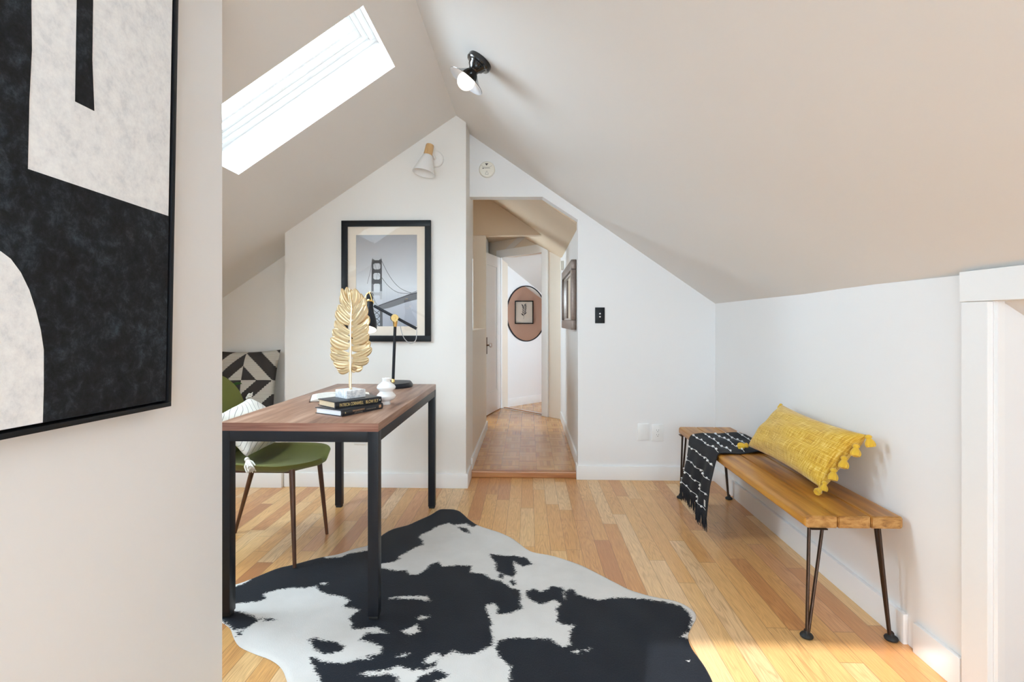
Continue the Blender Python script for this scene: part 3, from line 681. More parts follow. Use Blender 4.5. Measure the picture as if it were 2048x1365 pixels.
# ------------------------------------------------------------------ pillows (shared builder)
def pillow(name, bf, bn, tf, tn, thick, mats, parent=None, bulge_dir=None, n=30, label=None, wave=0.0, pin=0.055, seed=1, dimple=None):
    """bilinear quad bf-bn-tn-tf (bottom far, bottom near, ...) puffed both ways; UV runs -1..1"""
    bf, bn, tf, tn = map(Vector, (bf, bn, tf, tn))
    nm = (bn-bf).cross(tf-bf).normalized()
    if bulge_dir and nm.dot(Vector(bulge_dir)) < 0: nm = -nm
    b = NB(); uvl = b.loops.layers.uv.new('UVMap'); rnd = random.Random(seed); ph = [rnd.uniform(0, 6.28) for _ in range(6)]
    sides = []
    for sg in (1, -1):
        g_ = []
        for i in range(n+1):
            r_ = []
            for j in range(n+1):
                u, v = i/n, j/n; cu, cv = 2*u-1, 2*v-1
                pu = 0.5+cu*0.5*(1-pin*(1-cv*cv)*cu*cu) ; pv = 0.5+cv*0.5*(1-pin*1.2*(1-cu*cu)*cv*cv)
                p = (bf*(1-pu)+bn*pu)*(1-pv)+(tf*(1-pu)+tn*pu)*pv
                h = (max(0, (1-cu*cu))*max(0, (1-cv*cv)))**0.42
                cr = 1 + wave*(math.sin(5*cu+3*cv+ph[0])*.5+math.sin(9*cv-4*cu+ph[1])*.3+math.sin(13*cu+ph[2])*.2*abs(cv)**2)
                if dimple: cr -= dimple[2]*math.exp(-((u-dimple[0])**2+(v-dimple[1])**2)/dimple[3])
                r_.append((p+nm*sg*thick*h*cr, (cu, cv)))
            g_.append(r_)
        sides.append(g_)
    vs = {}
    def vert(s, i, j):
        k = ('e', i, j) if i in (0, n) or j in (0, n) else (s, i, j)
        if k not in vs: vs[k] = b.verts.new(sides[s][i][j][0])
        return vs[k]
    for s in (0, 1):
        for i in range(n):
            for j in range(n):
                q = [(i, j), (i+1, j), (i+1, j+1), (i, j+1)]
                if s: q = q[::-1]
                f = b.faces.new([vert(s, *k) for k in q])
                for l, k in zip(f.loops, q): l[uvl].uv = sides[s][k[0]][k[1]][1]
    bmesh.ops.recalc_face_normals(b, faces=b.faces)
    return obj(name, b, mats, parent, ang=80, label=label)
def tassel(parent, c, d, size, m, name='tassel'):
    """a gathered head and a ribbed skirt hanging along d"""
    b = NB(); rib = lambda a, h: 1+0.13*math.sin(a*9)*(0.4+0.6*min(1, abs(h)/size))
    lathe(b, [(.12*size, -.1*size), (.26*size, 0), (.30*size, .14*size), (.20*size, .27*size), (.24*size, .34*size), (.36*size, .55*size), (.40*size, .8*size), (.34*size, 1.0*size), (.10*size, .9*size)], c, d, 27, fn=rib)
    return obj(name, b, m, parent, ang=60)

# yellow pillow
g = G('yellow_slub_cotton'); ux, uy, _ = g.sep(g.uv())
ha = g.noise(g.comb(g.math('MULTIPLY', ux, 3.0), g.math('MULTIPLY', uy, 70.0)), 1.0, 3, 0.65)
hb = g.noise(g.comb(g.math('MULTIPLY', ux, 95.0), g.math('MULTIPLY', uy, 2.5)), 1.0, 3, 0.65)
wv = g.math('ADD', ha, hb); f = g.math('MULTIPLY_ADD', g.math('SUBTRACT', wv, 1.0), 2.6, 0.5, clamp=True)
g.col(g.ramp(f, [(0.0, (0.40, 0.20, 0.012)), (0.35, (0.60, 0.34, 0.022)), (0.65, (0.68, 0.43, 0.045)), (1.0, (0.80, 0.62, 0.20))]))
g.par(Roughness=0.9, Sheen_Weight=0.25); g.bump(wv, 0.5, 0.002); M['yellow'] = g.m
M['yellowyarn'] = fabric('yellow_tassel_yarn', (0.66, 0.40, 0.03), 500, 0.3, 0.4)
BZ = 0.445
t = thing('tasselled_pillow', 'mustard yellow slub lumbar pillow with tassels leaning on the wall', 'pillow', (1.2, 2.33, BZ))
pillow('pillow_body', (1.130, 2.690, 0.478), (1.140, 2.040, 0.468), (1.240, 2.570, 0.712), (1.250, 1.945, 0.700), 0.082, M['yellow'], t, (-1, 0, 0.4), 44, wave=0.17, pin=0.085, dimple=(0.30, 0.02, 0.30, 0.03))
for (p, d, s_) in (((1.250, 1.942, .698), (.15, -.25, -1), .040), ((1.228, 1.974, .656), (-.3, -.35, -1), .042), ((1.200, 2.000, .604), (-.3, -.35, -1), .042), ((1.172, 2.020, .552), (-.3, -.35, -1), .042),
                   ((1.146, 2.034, .498), (-.3, -.3, -1), .034), ((1.136, 2.040, .472), (-.6, -.4, -.25), .034), ((1.128, 2.694, .482), (-.7, .6, -.3), .046), ((1.240, 2.574, .712), (0, .6, -.8), .026)):
    tassel(t, V(*p), V(*d), s_, M['yellowyarn'])

# ------------------------------------------------------------------ bench
M['acacia'] = wood('honey_acacia_planks', [(0.0, (0.09, 0.032, 0.007)), (0.25, (0.24, 0.092, 0.016)), (0.55, (0.40, 0.165, 0.022)), (1.0, (0.54, 0.265, 0.045))], 1, 0.8, 0.36, 40, 0.08)
g = G('acacia_end_grain'); nz = g.noise(g.scale(g.obj(), (30, 30, 60)), 1.0, 4, 0.6, 0.6)
g.col(g.ramp(nz, [(0.3, (0.18, 0.075, 0.02)), (0.5, (0.40, 0.20, 0.055)), (0.75, (0.55, 0.33, 0.12))])); g.par(Roughness=0.45); M['endgrain'] = g.m
M['rod'] = plain('dark_bronze_rod', (0.035, 0.020, 0.014), 0.35, 0.6, 0.2)
t = thing('bench', 'honey brown three plank bench on dark hairpin legs along the right wall', 'bench', (1.13, 2.57, 0))
bw = [(0.960, 1.070), (1.073, 1.183), (1.186, 1.297)]
for k, (x0, x1) in enumerate(bw):
    b = NB(); y0, y1, z0, z1 = 1.822, 3.335, BZ-.042, BZ
    vs = bx(b, x0, x1, y0, y1, z0, z1)
    es = [e for e in b.edges if (k == 0 and all(abs(q.co.x-x0) < 1e-5 for q in e.verts)) or (k == 2 and all(abs(q.co.x-x1) < 1e-5 for q in e.verts))]
    if es: bmesh.ops.bevel(b, geom=es, offset=0.014, segments=4, profile=.5, affect='EDGES')
    bmesh.ops.bevel(b, geom=[e for e in b.edges if e.calc_face_angle(0) > .6], offset=0.003, segments=2, affect='EDGES')
    b.normal_update()
    for f in b.faces: f.material_index = 1 if abs(f.normal.y) > .8 else 0
    obj('plank', b, [M['acacia'], M['endgrain']], t, label=['front plank with a rounded edge', 'middle plank', 'rear plank against the wall'][k])
for fx, fy, tops in ((.986, 1.862, ((.980, 1.835), (1.032, 1.845))), (1.274, 1.855, ((1.222, 1.840), (1.238, 1.885))),
                     (.962, 3.300, ((.985, 3.255), (.982, 3.320))), (1.262, 3.290, ((1.222, 3.262), (1.232, 3.318)))):
    b = NB()
    for (tx, ty), s_ in zip(tops, (-1, 1)):
        dx, dy = (tx-fx), (ty-fy)
        tube(b, [(fx+dx*.12, fy+dy*.12, .022), (tx, ty, BZ-.043)], .0058, 10)
    ball(b, (fx, fy, .024), .009, 10)
    mx = sum(p[0] for p in tops)/2; my = sum(p[1] for p in tops)/2
    bx(b, mx-.028, mx+.028, my-.025, my+.025, BZ-.046, BZ-.042, .001)
    lg = obj('hairpin_leg', b, M['rod'], t)
    b = NB(); lathe(b, [(.014, 0), (.021, .003), (.022, .008), (.019, .013), (.010, .018), (.009, .026)], (fx, fy, 0), (0, 0, 1), 20); obj('foot', b, M['rubber'], lg)

# ------------------------------------------------------------------ black throw over the bench
M['throw'] = fabric('black_cotton_throw', (0.006, 0.007, 0.011), 350, 0.4, 0.03)
M['pom'] = fabric('white_yarn', (0.74, 0.74, 0.74), 500, 0.12, 0.2)
t = thing('throw_blanket', 'black fringed throw with rows of white knots draped over the bench', 'blanket', (1.05, 2.86, BZ))
prof = [(1.285, BZ+.006), (1.20, BZ+.008), (1.08, BZ+.007), (.985, BZ+.008), (.958, BZ+.004), (.947, BZ-.010), (.942, BZ-.040), (.938, BZ-.12), (.930, BZ-.20), (.922, BZ-.285)]
PC = smooth_curve([(x, 0, z) for x, z in prof], 6); acc = [0.0]
for p, q in zip(PC[:-1], PC[1:]): acc.append(acc[-1]+(q-p).length)
TL = acc[-1]
def cloth(a, s):
    """a 0..1 across the width (far to near), s metres along the drape"""
    i = min(len(PC)-2, max(0, int(np.searchsorted(acc, s)-1))); k = (s-acc[i])/max(1e-6, acc[i+1]-acc[i]); p = PC[i].lerp(PC[i+1], k)
    hang = max(0.0, min(1.0, (s-.36)/.12)); fold = max(0.0, s-.36)
    y = 3.085-a*.435 + .02*math.sin(s*9+1) - .02*(1-hang)*math.sin(a*3)+ hang*(.06*(.5-a)*0 + .03*fold/.3*(1-a)*1.2 + .015)
    d = hang*(.010*math.sin(a*10+s*4)+.006*math.sin(a*21+1)) - hang*.012
    up = (1-hang)*(.003*math.sin(a*14+s*11)+.004*math.sin(a*5+s*30)+.004)*max(0, min(1, (s)/.04))
    drop = hang*(.030*math.sin(a*2.6+.6)*0 - .05*a*fold/.3)
    return V(p.x+d, y, p.z+up+drop)
b = NB(); NA, NS = 40, 60; rows = [[b.verts.new(cloth(i/NA, TL*j/NS)) for j in range(NS+1)] for i in range(NA+1)]
for i in range(NA):
    for j in range(NS): b.faces.new((rows[i][j], rows[i+1][j], rows[i+1][j+1], rows[i][j+1]))
bmesh.ops.recalc_face_normals(b, faces=b.faces)
bmesh.ops.solidify(b, geom=list(b.faces), thickness=.004); obj('throw_cloth', b, M['throw'], t, ang=80)
rnd = random.Random(3)
for r_ in range(10):
    s0 = .05+r_*.068
    if s0 > TL-.02: break
    b = NB(); line = []
    for k in range(25): line.append(cloth(.02+.96*k/24, s0+.003*math.sin(k*.7+r_))+V(-.004 if s0 > .36 else 0, 0, .004 if s0 < .36 else .001))
    tube(b, line, .0013, 6)
    for k in range(7):
        a = (k+.35+.3*(r_ % 2)+rnd.uniform(-.1, .1))/7.2
        c = cloth(min(.985, a), s0+.003*math.sin(k*2.0))+V(-.006 if s0 > .34 else 0, 0, .006 if s0 < .36 else .001)
        ball(b, c, .0060*rnd.uniform(.85, 1.15), 10, (1, 1.1, .85))
    obj('knotted_row', b, M['pom'], t)
b = NB()
for k in range(88):
    a = k/87; p = cloth(a, TL); l = rnd.uniform(.055, .08); q = V(rnd.uniform(-.006, .006), rnd.uniform(-.008, .008), -l)
    tube(b, [p+V(0, 0, .004), p+q*.5+V(rnd.uniform(-.004, .004), rnd.uniform(-.004, .004), 0), p+q], [.0032, .0032, .0014], 5)
obj('fringe', b, M['throw'], t)
p0 = cloth(.93, TL-.055); p1 = cloth(.99, TL-.055)
b = NB(); obx(b, p0+V(-.006, 0, -.015), V(0, -1, 0), V(0, 0, 1), V(-1, 0, 0), .020, .034, .0008); tg = obj('care_tag', b, M['white_plastic'], t, label='small white woven tag')
b = NB()
for k in range(3): obx(b, p0+V(-.0069, -.004, -.008+k*.008), V(0, -1, 0), V(0, 0, 1), V(-1, 0, 0), .010, .003, .0003)
obj('tag_print', b, M['darkgrey'], tg, False)

# ------------------------------------------------------------------ cowhide rug
def FL(x, y): # photo pixel of a point on the floor -> where it lies on the floor, z = 0.006
    a = (x-1024)/1034; q = (643-y)/1034; th = math.atan(32/1034); c, s_ = math.cos(th), math.sin(th)
    k = (0.006-1.12)/q
    return ((a*c-s_)*k, (a*s_+c)*k)
OUT = [(441,1174),(476,1167),(508,1155),(555,1136),(586,1129),(638,1115),(676,1108),(709,1097),(739,1089),(765,1069),(785,1058),(815,1050),(835,1041),(860,1030),(876,1020),(886,1018),(906,1018.6),(919,1022),(929,1030),(939,1039),(956,1050),(976,1057),(1001,1065),(1026,1077),(1050,1095),(1067,1104),(1100,1110),(1132,1119),(1165,1131),(1197,1147),(1238,1168),(1263,1180),(1304,1192),(1346,1200),(1370,1209),(1389,1223),(1392,1236),(1387,1246),(1379,1261),(1376,1275),(1384,1296),(1400,1318),(1415,1341),(1428,1372),(1436,1430),(1400,1540),(1200,1600),(900,1620),(640,1520),(590,1410),(575,1365),(564,1337),(542,1319),(508,1306),(479,1292),(467,1274),(461,1257),(448,1246.5),(436,1242),(405,1240),(395,1210),(405,1188)]
BLK = [
 [(441,1182),(476,1173),(497,1164),(520,1140),(555,1126),(638,1106),(653,1117),(682,1116),(698,1108),(736,1102),(750,1066),(765,1056),(886,1008),(919,1010),(960,1049),(956,1051),(946,1055.6),(937,1051),(932.6,1048),(914,1050),(908,1050.6),(898,1047),(876,1053),(863,1061),(843,1070),(838,1076),(846,1083),(846,1091),(831,1096),(815,1104.6),(796.5,1114.5),(801,1118),(790,1124.5),(765,1129),(745,1131),(757,1136),(776.6,1140),(793,1143),(813,1142),(820,1150),(836,1150),(850,1141),(860,1131),(876,1125),(886,1134),(919,1131),(942.6,1133),(941,1146),(966,1149),(982,1159),(1004,1164),(1019,1176),(1039,1181),(1042,1195),(1040.5,1208),(1045.5,1218),(1025.6,1226),(1005.7,1229),(992,1228),(997,1218),(989,1208),(974,1210),(971,1215),(977.5,1231),(984,1250),(982,1261),(987,1281),(986,1293),(972.5,1298),(951,1308),(926,1311),(908,1303),(896,1311),(886,1316),(876,1309),(866,1308),(853,1318),(846,1326),(860,1329),(876,1323),(870,1333),(850,1341),(836,1339),(826,1343),(815,1339),(793,1334),(776.6,1341),(760,1344),(743,1344),(720,1347),(743,1353),(778,1350),(792,1353),(800,1366),(780,1385),(700,1390),(650,1375),(638,1357),(631,1344),(624,1328),(620,1317),(631,1317),(644.5,1326),(687,1328),(716,1320),(743,1319),(727,1313.6),(760.6,1310),(765,1297),(743,1285.6),(718,1281),(731.6,1268),(752,1268),(774,1268),(752,1256.6),(707,1260),(702.6,1247.7),(698,1236.5),(720,1221),(687,1214),(700,1203),(685,1194),(655.7,1189.6),(635.5,1180.6),(631,1174),(609,1178),(586,1176),(555,1180.6),(526,1189.6),(533,1198.5),(515,1205),(477,1207),(441,1214),(405,1214),(400,1190)],
 [(441,1225),(475,1223),(492.6,1227.6),(519,1241),(504,1252),(490,1259),(468,1261),(456,1250),(441,1240),(405,1240),(400,1228)],
 [(617.7,1280),(629,1277),(644.5,1283),(676,1285.6),(691,1296),(682.5,1303.5),(647,1311),(631,1301)],
 [(914,1054),(934,1057),(941,1068),(926,1064)],
 [(979,1108),(989,1110),(1009,1113),(1025.6,1113),(1050.5,1116),(1066,1130),(1045.5,1134.5),(1027,1124.5),(1032,1146),(1025.6,1155),(1010.7,1151),(992,1143),(990,1124.5),(981,1114.5)],
 [(999,1148),(1007,1148),(1006,1158),(996,1156)], [(1019,1164),(1025.6,1159),(1032,1168),(1027,1172)], [(519,1238),(545,1239),(552,1243),(530,1243)], [(475,1265),(482,1264),(484,1271),(476,1272)],
 [(1050.5,1183),(1069,1179),(1080,1185),(1096.6,1180),(1101.6,1173),(1125,1176.6),(1130,1185),(1141,1178),(1150,1181.6),(1153,1190),(1173,1195),(1196,1201.5),(1221,1198),(1246,1196.5),(1279,1198),(1329,1205),(1362,1213),(1377,1226),(1385,1243),(1379,1263),(1392,1290),(1450,1365),(1450,1430),(1400,1550),(1180,1560),(1010,1420),(1019,1365),(1019,1349),(1024,1337.6),(1015.6,1331),(999,1314),(992,1298),(996,1283),(1025.6,1276),(1075,1278),(1097,1278),(1113,1288),(1125,1296),(1141,1291),(1140,1279.5),(1141,1263),(1148,1253),(1128,1249.7),(1113,1244.7),(1116.5,1229.7),(1111.5,1218),(1121.5,1210),(1110,1201.5),(1088,1208),(1080,1210),(1072,1205),(1054,1196.5)],
 [(835,1356),(873,1341),(896,1349),(893,1357.6),(868,1366),(850,1375),(830,1370)], [(700,1450),(900,1440),(880,1560),(720,1540)]]
WHT = [[(778,1196.5),(810,1194),(853,1193),(861,1204),(840,1200),(801.5,1199)],[(833,1241),(840,1234),(860,1234),(846,1240.5)],[(803,1263),(833,1251),(838,1264.6),(821,1271)],
 [(791.5,1315),(818,1307),(810,1313.6)],[(1142,1307),(1156,1300),(1160,1307),(1150,1308.6)],[(1171,1301),(1181,1297),(1175,1302)],[(642,1166.5),(653,1167),(653,1170),(642,1170)],
 [(1125,1186.6),(1131.5,1191.6),(1129,1200)],[(1362,1274.6),(1379,1262),(1388,1280)],[(1376,1322),(1378,1325),(1375,1325)]]
def world_poly(p): return np.array([FL(*q) for q in p])
def sdf(P, poly):
    """signed distance of points P to polygon, positive inside"""
    d = np.full(len(P), 1e9); ins = np.zeros(len(P), bool); n = len(poly); near = np.zeros_like(P)
    for i in range(n):
        a, c = poly[i], poly[(i+1) % n]; e = c-a
        w = P-a; t = np.clip((w@e)/max(1e-12, e@e), 0, 1); pr = a+t[:, None]*e; dd = np.hypot(*(P-pr).T)
        m = dd < d; d[m] = dd[m]; near[m] = pr[m]
        cond = (a[1] > P[:, 1]) != (c[1] > P[:, 1])
        xi = (c[0]-a[0])*(P[:, 1]-a[1])/((c[1]-a[1]) if abs(c[1]-a[1]) > 1e-12 else 1e-12)+a[0]
        ins ^= cond & (P[:, 0] < xi)
    return np.where(ins, d, -d), near
outl = np.array([tuple(p)[:2] for p in smooth_curve([(*FL(*q), 0) for q in OUT], 3, True)])
mn, mxx = outl.min(0)-.02, outl.max(0)+.02; st = 0.0075
nx, ny = int((mxx[0]-mn[0])/st)+1, int((mxx[1]-mn[1])/st)+1
gx, gy = np.meshgrid(mn[0]+np.arange(nx)*st, mn[1]+np.arange(ny)*st, indexing='ij'); P = np.stack([gx.ravel(), gy.ravel()], 1)
so, near = sdf(P, outl); inside = so > 0
f = np.full(len(P), -0.5)
for p in BLK: f = np.maximum(f, sdf(P, world_poly(p))[0])
for p in WHT: f = np.minimum(f, -sdf(P, world_poly(p))[0])
Q = P.copy(); Q[~inside] = near[~inside]
zz = 0.0015+0.0055*np.clip(so/0.012, 0, 1)**.5*np.where(inside, 1, 0)+np.where(inside, 0.0010*np.sin(P[:, 0]*31+P[:, 1]*17)*np.clip(so/.05, 0, 1), 0)
inx = inside.reshape(nx, ny); idx = np.arange(nx*ny).reshape(nx, ny)
cell = inx[:-1, :-1] | inx[1:, :-1] | inx[1:, 1:] | inx[:-1, 1:]
ci, cj = np.nonzero(cell); F = np.stack([idx[ci, cj], idx[ci+1, cj], idx[ci+1, cj+1], idx[ci, cj+1]], 1)
use = np.unique(F); remap = -np.ones(nx*ny, int); remap[use] = np.arange(len(use)); F = remap[F]
rc_ = V(0.0, 1.55, 0.0)
me = D.meshes.new('cowhide_rug'); me.from_pydata([(Q[i, 0]-rc_.x, Q[i, 1]-rc_.y, zz[i]) for i in use], [], F.tolist())
at = me.attributes.new('patch', 'FLOAT', 'POINT'); at.data.foreach_set('value', f[use].astype(np.float32))
me.polygons.foreach_set('use_smooth', [True]*len(me.polygons))
g = G('cowhide_hair'); an = g.n('ShaderNodeAttribute', attribute_name='patch').outputs['Fac']; ps = g.pos()
h1 = g.noise(g.scale(ps, (62, 250, 1)), 1.0, 3, 0.6, 1.2); h2 = g.noise(ps, 55.0, 2)
thr = g.math('ADD', an, g.math('ADD', g.math('MULTIPLY', g.math('SUBTRACT', h1, 0.5), 0.060), g.math('MULTIPLY', g.math('SUBTRACT', h2, 0.5), 0.010)))
isb = g.math('MULTIPLY_ADD', thr, 500.0, 0.5, clamp=True)
big = g.noise(ps, 7.0, 4, 0.6); fineh = g.noise(g.scale(ps, (260, 120, 1)), 1.0, 3)
blk = g.mix(g.math('MULTIPLY_ADD', fineh, 0.6, g.math('MULTIPLY', big, 0.4)), (0.003, 0.0035, 0.006), (0.019, 0.023, 0.031))
wht = g.mix(big, (0.58, 0.56, 0.53), (0.74, 0.72, 0.69))
g.col(g.mix(isb, wht, blk)); g.par(Roughness=0.62, Sheen_Weight=0.05, Sheen_Roughness=0.35, Sheen_Tint=(0.6, 0.8, 1.0, 1)); g.b.inputs['Specular IOR Level'].default_value = 0.2
g.bump(g.math('ADD', fineh, g.math('MULTIPLY', big, 0.6)), 0.22, 0.004); me.materials.append(g.m)
rug = D.objects.new('cowhide_rug', me); COL.objects.link(rug); rug.location = rc_
tag(rug, 'black and white cowhide rug with a wavy outline on the oak floor', 'rug')

# ------------------------------------------------------------------ green chair at the desk with a striped pillow
M['velvet'] = fabric('olive_velvet', (0.118, 0.122, 0.013), 500, 0.3, 0.12, 0.85, 9.0)
t = thing('desk_chair', 'olive green upholstered chair with thin walnut legs pushed under the desk', 'chair', (-1.27, 2.49, 0))
CY = 2.495
def seat_pt(u, v, top):
    """u: 0 rear .. 1 front, v: -1..1 across"""
    x = -1.500+u*0.510; w_ = 0.165+0.065*math.sin(min(1, u*1.25)*PI*.62); 
    if u > .72: w_ *= math.sqrt(max(0.0, 1-((u-.72)/.285)**2))*.98+.02
    z = .468-0.022*math.cos(v*PI/2)*(1-abs(u-.45)*.6)+.018*abs(v)**2.5*(1-u*.6) - .035*max(0, u-.8)**2*25*.25
    y = CY+v*w_
    if not top: z -= (.048*(1-abs(v)**3*.75))*(1-.6*max(0, u-.75)/.25)*(1 if u > .04 else .7)
    return V(x, y, z)
def shell(b, fn, nu=28, nv=20):
    A = {}
    def vt(s, i, j):
        k = ('e', i, j) if (i in (0, nu) or j in (0, nv)) else (s, i, j)
        if k not in A: A[k] = b.verts.new((fn(i/nu, j/nv*2-1, True)+fn(i/nu, j/nv*2-1, False))*.5 if k[0] == 'e' else fn(i/nu, j/nv*2-1, s == 0))
        return A[k]
    for s in (0, 1):
        for i in range(nu):
            for j in range(nv):
                q = [vt(s, i, j), vt(s, i+1, j), vt(s, i+1, j+1), vt(s, i, j+1)]
                if len(set(q)) == 4:
                    try: b.faces.new(q if s == 0 else q[::-1])
                    except ValueError: pass
    bmesh.ops.recalc_face_normals(b, faces=b.faces)
b = NB(); shell(b, seat_pt); obj('seat', b, M['velvet'], t, ang=70)
def back_pt(u, v, front):
    """u: 0 bottom .. 1 top"""
    z = .455+u*.405; w_ = (.155+.045*math.sin(min(1, .15+u)*PI*.75))*(1 if u < .7 else math.sqrt(max(0, 1-((u-.7)/.302)**2))*.97+.03)
    x = -1.495-.105*u+.015*math.sin(u*PI) + .055*abs(v)**2.2*(1-.5*u)
    x += .022*(1-abs(v)**3)*(1 if front else -1)
    return V(x, CY+v*w_, z)
b = NB(); shell(b, back_pt); obj('backrest', b, M['velvet'], t, ang=70)
b = NB(); lp = []
for k in range(61): a = k/60*2-1; lp.append(seat_pt(.02+.97*(1-abs(a)**3), a*.995, True)*.55+seat_pt(.02+.97*(1-abs(a)**3), a*.995, False)*.45)
M['piping'] = fabric('dark_olive_piping', (0.03, 0.032, 0.008), 500)
for (tx, ty, tz, fx, fy, fz) in ((-1.085, 2.345, .445, -1.052, 2.300, .0088), (-1.085, 2.645, .445, -1.058, 2.690, 0), (-1.40, 2.365, .43, -1.545, 2.305, 0), (-1.40, 2.625, .43, -1.548, 2.685, 0)):
    b = NB(); n = 8; a, c = V(tx, ty, tz), V(fx, fy, fz)
    tube(b, [a.lerp(c, k/n) for k in range(n+1)], [.0135-.0055*k/n for k in range(n+1)], 16); obj('leg', b, M['walnutleg'], t)
for y in (2.36, 2.63):
    b = NB(); bx(b, -1.41, -1.08, y-.010, y+.010, .418, .436, .004); obj('seat_rail', b, M['walnutleg'], t)

g = G('striped_cotton'); ux, uy, _ = g.sep(g.uv())
w1_ = g.math('MULTIPLY', g.math('SINE', g.math('MULTIPLY', ux, 6.0)), 0.35)
st_ = g.math('LESS_THAN', g.math('FRACT', g.math('ADD', g.math('MULTIPLY', g.math('ADD', ux, uy), 4.2), w1_)), 0.075)
nz = g.noise(g.uv(), 60.0, 3)
g.col(g.mix(st_, g.mix(nz, (0.56, 0.52, 0.45), (0.68, 0.64, 0.57)), (0.012, 0.012, 0.014))); g.par(Roughness=0.9, Sheen_Weight=.2); g.bump(nz, 0.4, 0.002); M['stripe'] = g.m
M['whiteyarn'] = fabric('cream_tassel_yarn', (0.72, 0.67, 0.58), 500, .2, .3)
t = thing('striped_pillow', 'cream pillow with thin black stripes and a tassel on the olive chair', 'pillow', (-1.30, 2.5, .48))
pillow('pillow_body', (-1.235, 2.70, .525), (-1.262, 2.285, .512), (-1.470, 2.67, .716), (-1.415, 2.31, .690), .068, M['stripe'], t, (1, 0, .4), 28, wave=.08, seed=4)
def yarn_tassel(p, d, s_):
    b = NB(); p = V(*p); d = V(*d).normalized(); u, v, _ = basis(d); rr = random.Random(int(p.x*1000+p.z*77))
    ball(b, p, s_*.18, 10)
    for k in range(34):
        a = rr.uniform(0, 6.28); r_ = rr.uniform(.1, .42)*s_; e = p+d*s_*rr.uniform(.8, 1.05)+(u*math.cos(a)+v*math.sin(a))*r_
        tube(b, [p, p.lerp(e, .5)+(u*math.cos(a)+v*math.sin(a))*r_*.35, e], [s_*.055, s_*.06, s_*.045], 5)
    return obj('tassel', b, M['whiteyarn'], t)
yarn_tassel((-1.258, 2.278, .500), (.5, -.35, -.45), .062); yarn_tassel((-1.470, 2.665, .718), (.6, -.5, .35), .045)

# ------------------------------------------------------------------ patterned cushion and plant on the alcove seat
g = G('kilim_pattern'); ux, uy, _ = g.sep(g.uv())
# UV edges are +-1 over a half width of 0.235 m
ax = g.math('ABSOLUTE', ux); ay = g.math('ABSOLUTE', uy); dd = g.math('ADD', ax, ay)
stair = g.math('MULTIPLY', g.math('SUBTRACT', g.math('FRACT', g.math('MULTIPLY', uy, 16.0)), 0.5), 0.035)
rg = g.math('FLOOR', g.math('DIVIDE', g.math('ADD', dd, stair), 0.47))
qx = g.math('GREATER_THAN', ux, 0.0); qy = g.math('GREATER_THAN', uy, 0.0)
par = g.math('MODULO', g.math('ADD', g.math('ADD', rg, qx), g.math('ADD', qy, 1.0)), 2.0)
ln = g.math('LESS_THAN', g.math('FRACT', g.math('MULTIPLY', uy, 22.0)), 0.22)
nz = g.noise(g.scale(g.uv(), (90, 120, 1)), 1.0, 2)
crm = g.mix(g.math('MULTIPLY', ln, 0.75), g.mix(nz, (0.52, 0.47, 0.40), (0.66, 0.61, 0.53)), (0.10, 0.085, 0.07))
dk = g.mix(g.math('MULTIPLY_ADD', g.math('SUBTRACT', nz, 0.5), 3.0, 0.4, clamp=True), (0.012, 0.010, 0.010), (0.075, 0.062, 0.055))
g.col(g.mix(g.math('GREATER_THAN', par, 0.5), crm, dk)); g.par(Roughness=0.95); g.bump(nz, 0.4, 0.002); M['kilim'] = g.m
M['charcoal'] = fabric('charcoal_backing', (0.02, 0.018, 0.018), 400)
o = pillow('patterned_cushion', (-2.292, 3.655, .462), (-1.826, 3.655, .468), (-2.292, 3.745, .900), (-1.812, 3.735, .912), .055, M['kilim'], None, (0, -1, 0.2), 28, wave=.04, seed=9)
tag(o, 'square black and cream geometric woven cushion leaning in the alcove', 'cushion')
t = thing('potted_plant', 'small potted plant with one pointed green leaf showing beside the geometric cushion', 'plant', (-2.13, 3.495, .455))
pc = V(-2.13, 3.495, .455)
b = NB(); lathe(b, [(.035, 0), (.040, .005), (.050, .085), (.053, .09), (.050, .092), (.046, .085)], pc, (0, 0, 1), 28, cap1=True); po = obj('pot', b, M['terracotta'], t)
for k, (dx, dy, dz, ln_, wd2) in enumerate(((1.0, -.05, 1.25, .168, .015), (-.7, .05, 1.2, .16, .024), (-.9, -.3, .9, .17, .024), (-.5, -.25, 1.5, .13, .022), (-.2, -.6, .9, .14, .022))):
    b = NB(); d = V(dx, dy, 0).normalized(); side = V(-d.y, d.x, 0)*.55+V(0, 0, .85 if k == 0 else 0); p0 = pc+V(0, 0, .085); rows = []
    for i in range(13):
        s_ = i/12; c = p0+d*ln_*(s_**1.1)+V(0, 0, ln_*dz*(1.55*s_-.55*s_*s_*1.5))
        w_ = wd2*math.sin(PI*max(0, (s_-.3)/.7))**.8 if s_ > .3 else .0025
        w_ = max(w_, .0015)
        rows.append([b.verts.new(c+side*w_*q+V(0, 0, -.004*(1-abs(q))+.002)) for q in (-1, -.5, 0, .5, 1)])
    for i in range(12):
        for j in range(4): b.faces.new((rows[i][j], rows[i+1][j], rows[i+1][j+1], rows[i][j+1]))
    bmesh.ops.solidify(b, geom=list(b.faces), thickness=.0012); obj('leaf', b, M['leaf'], t)

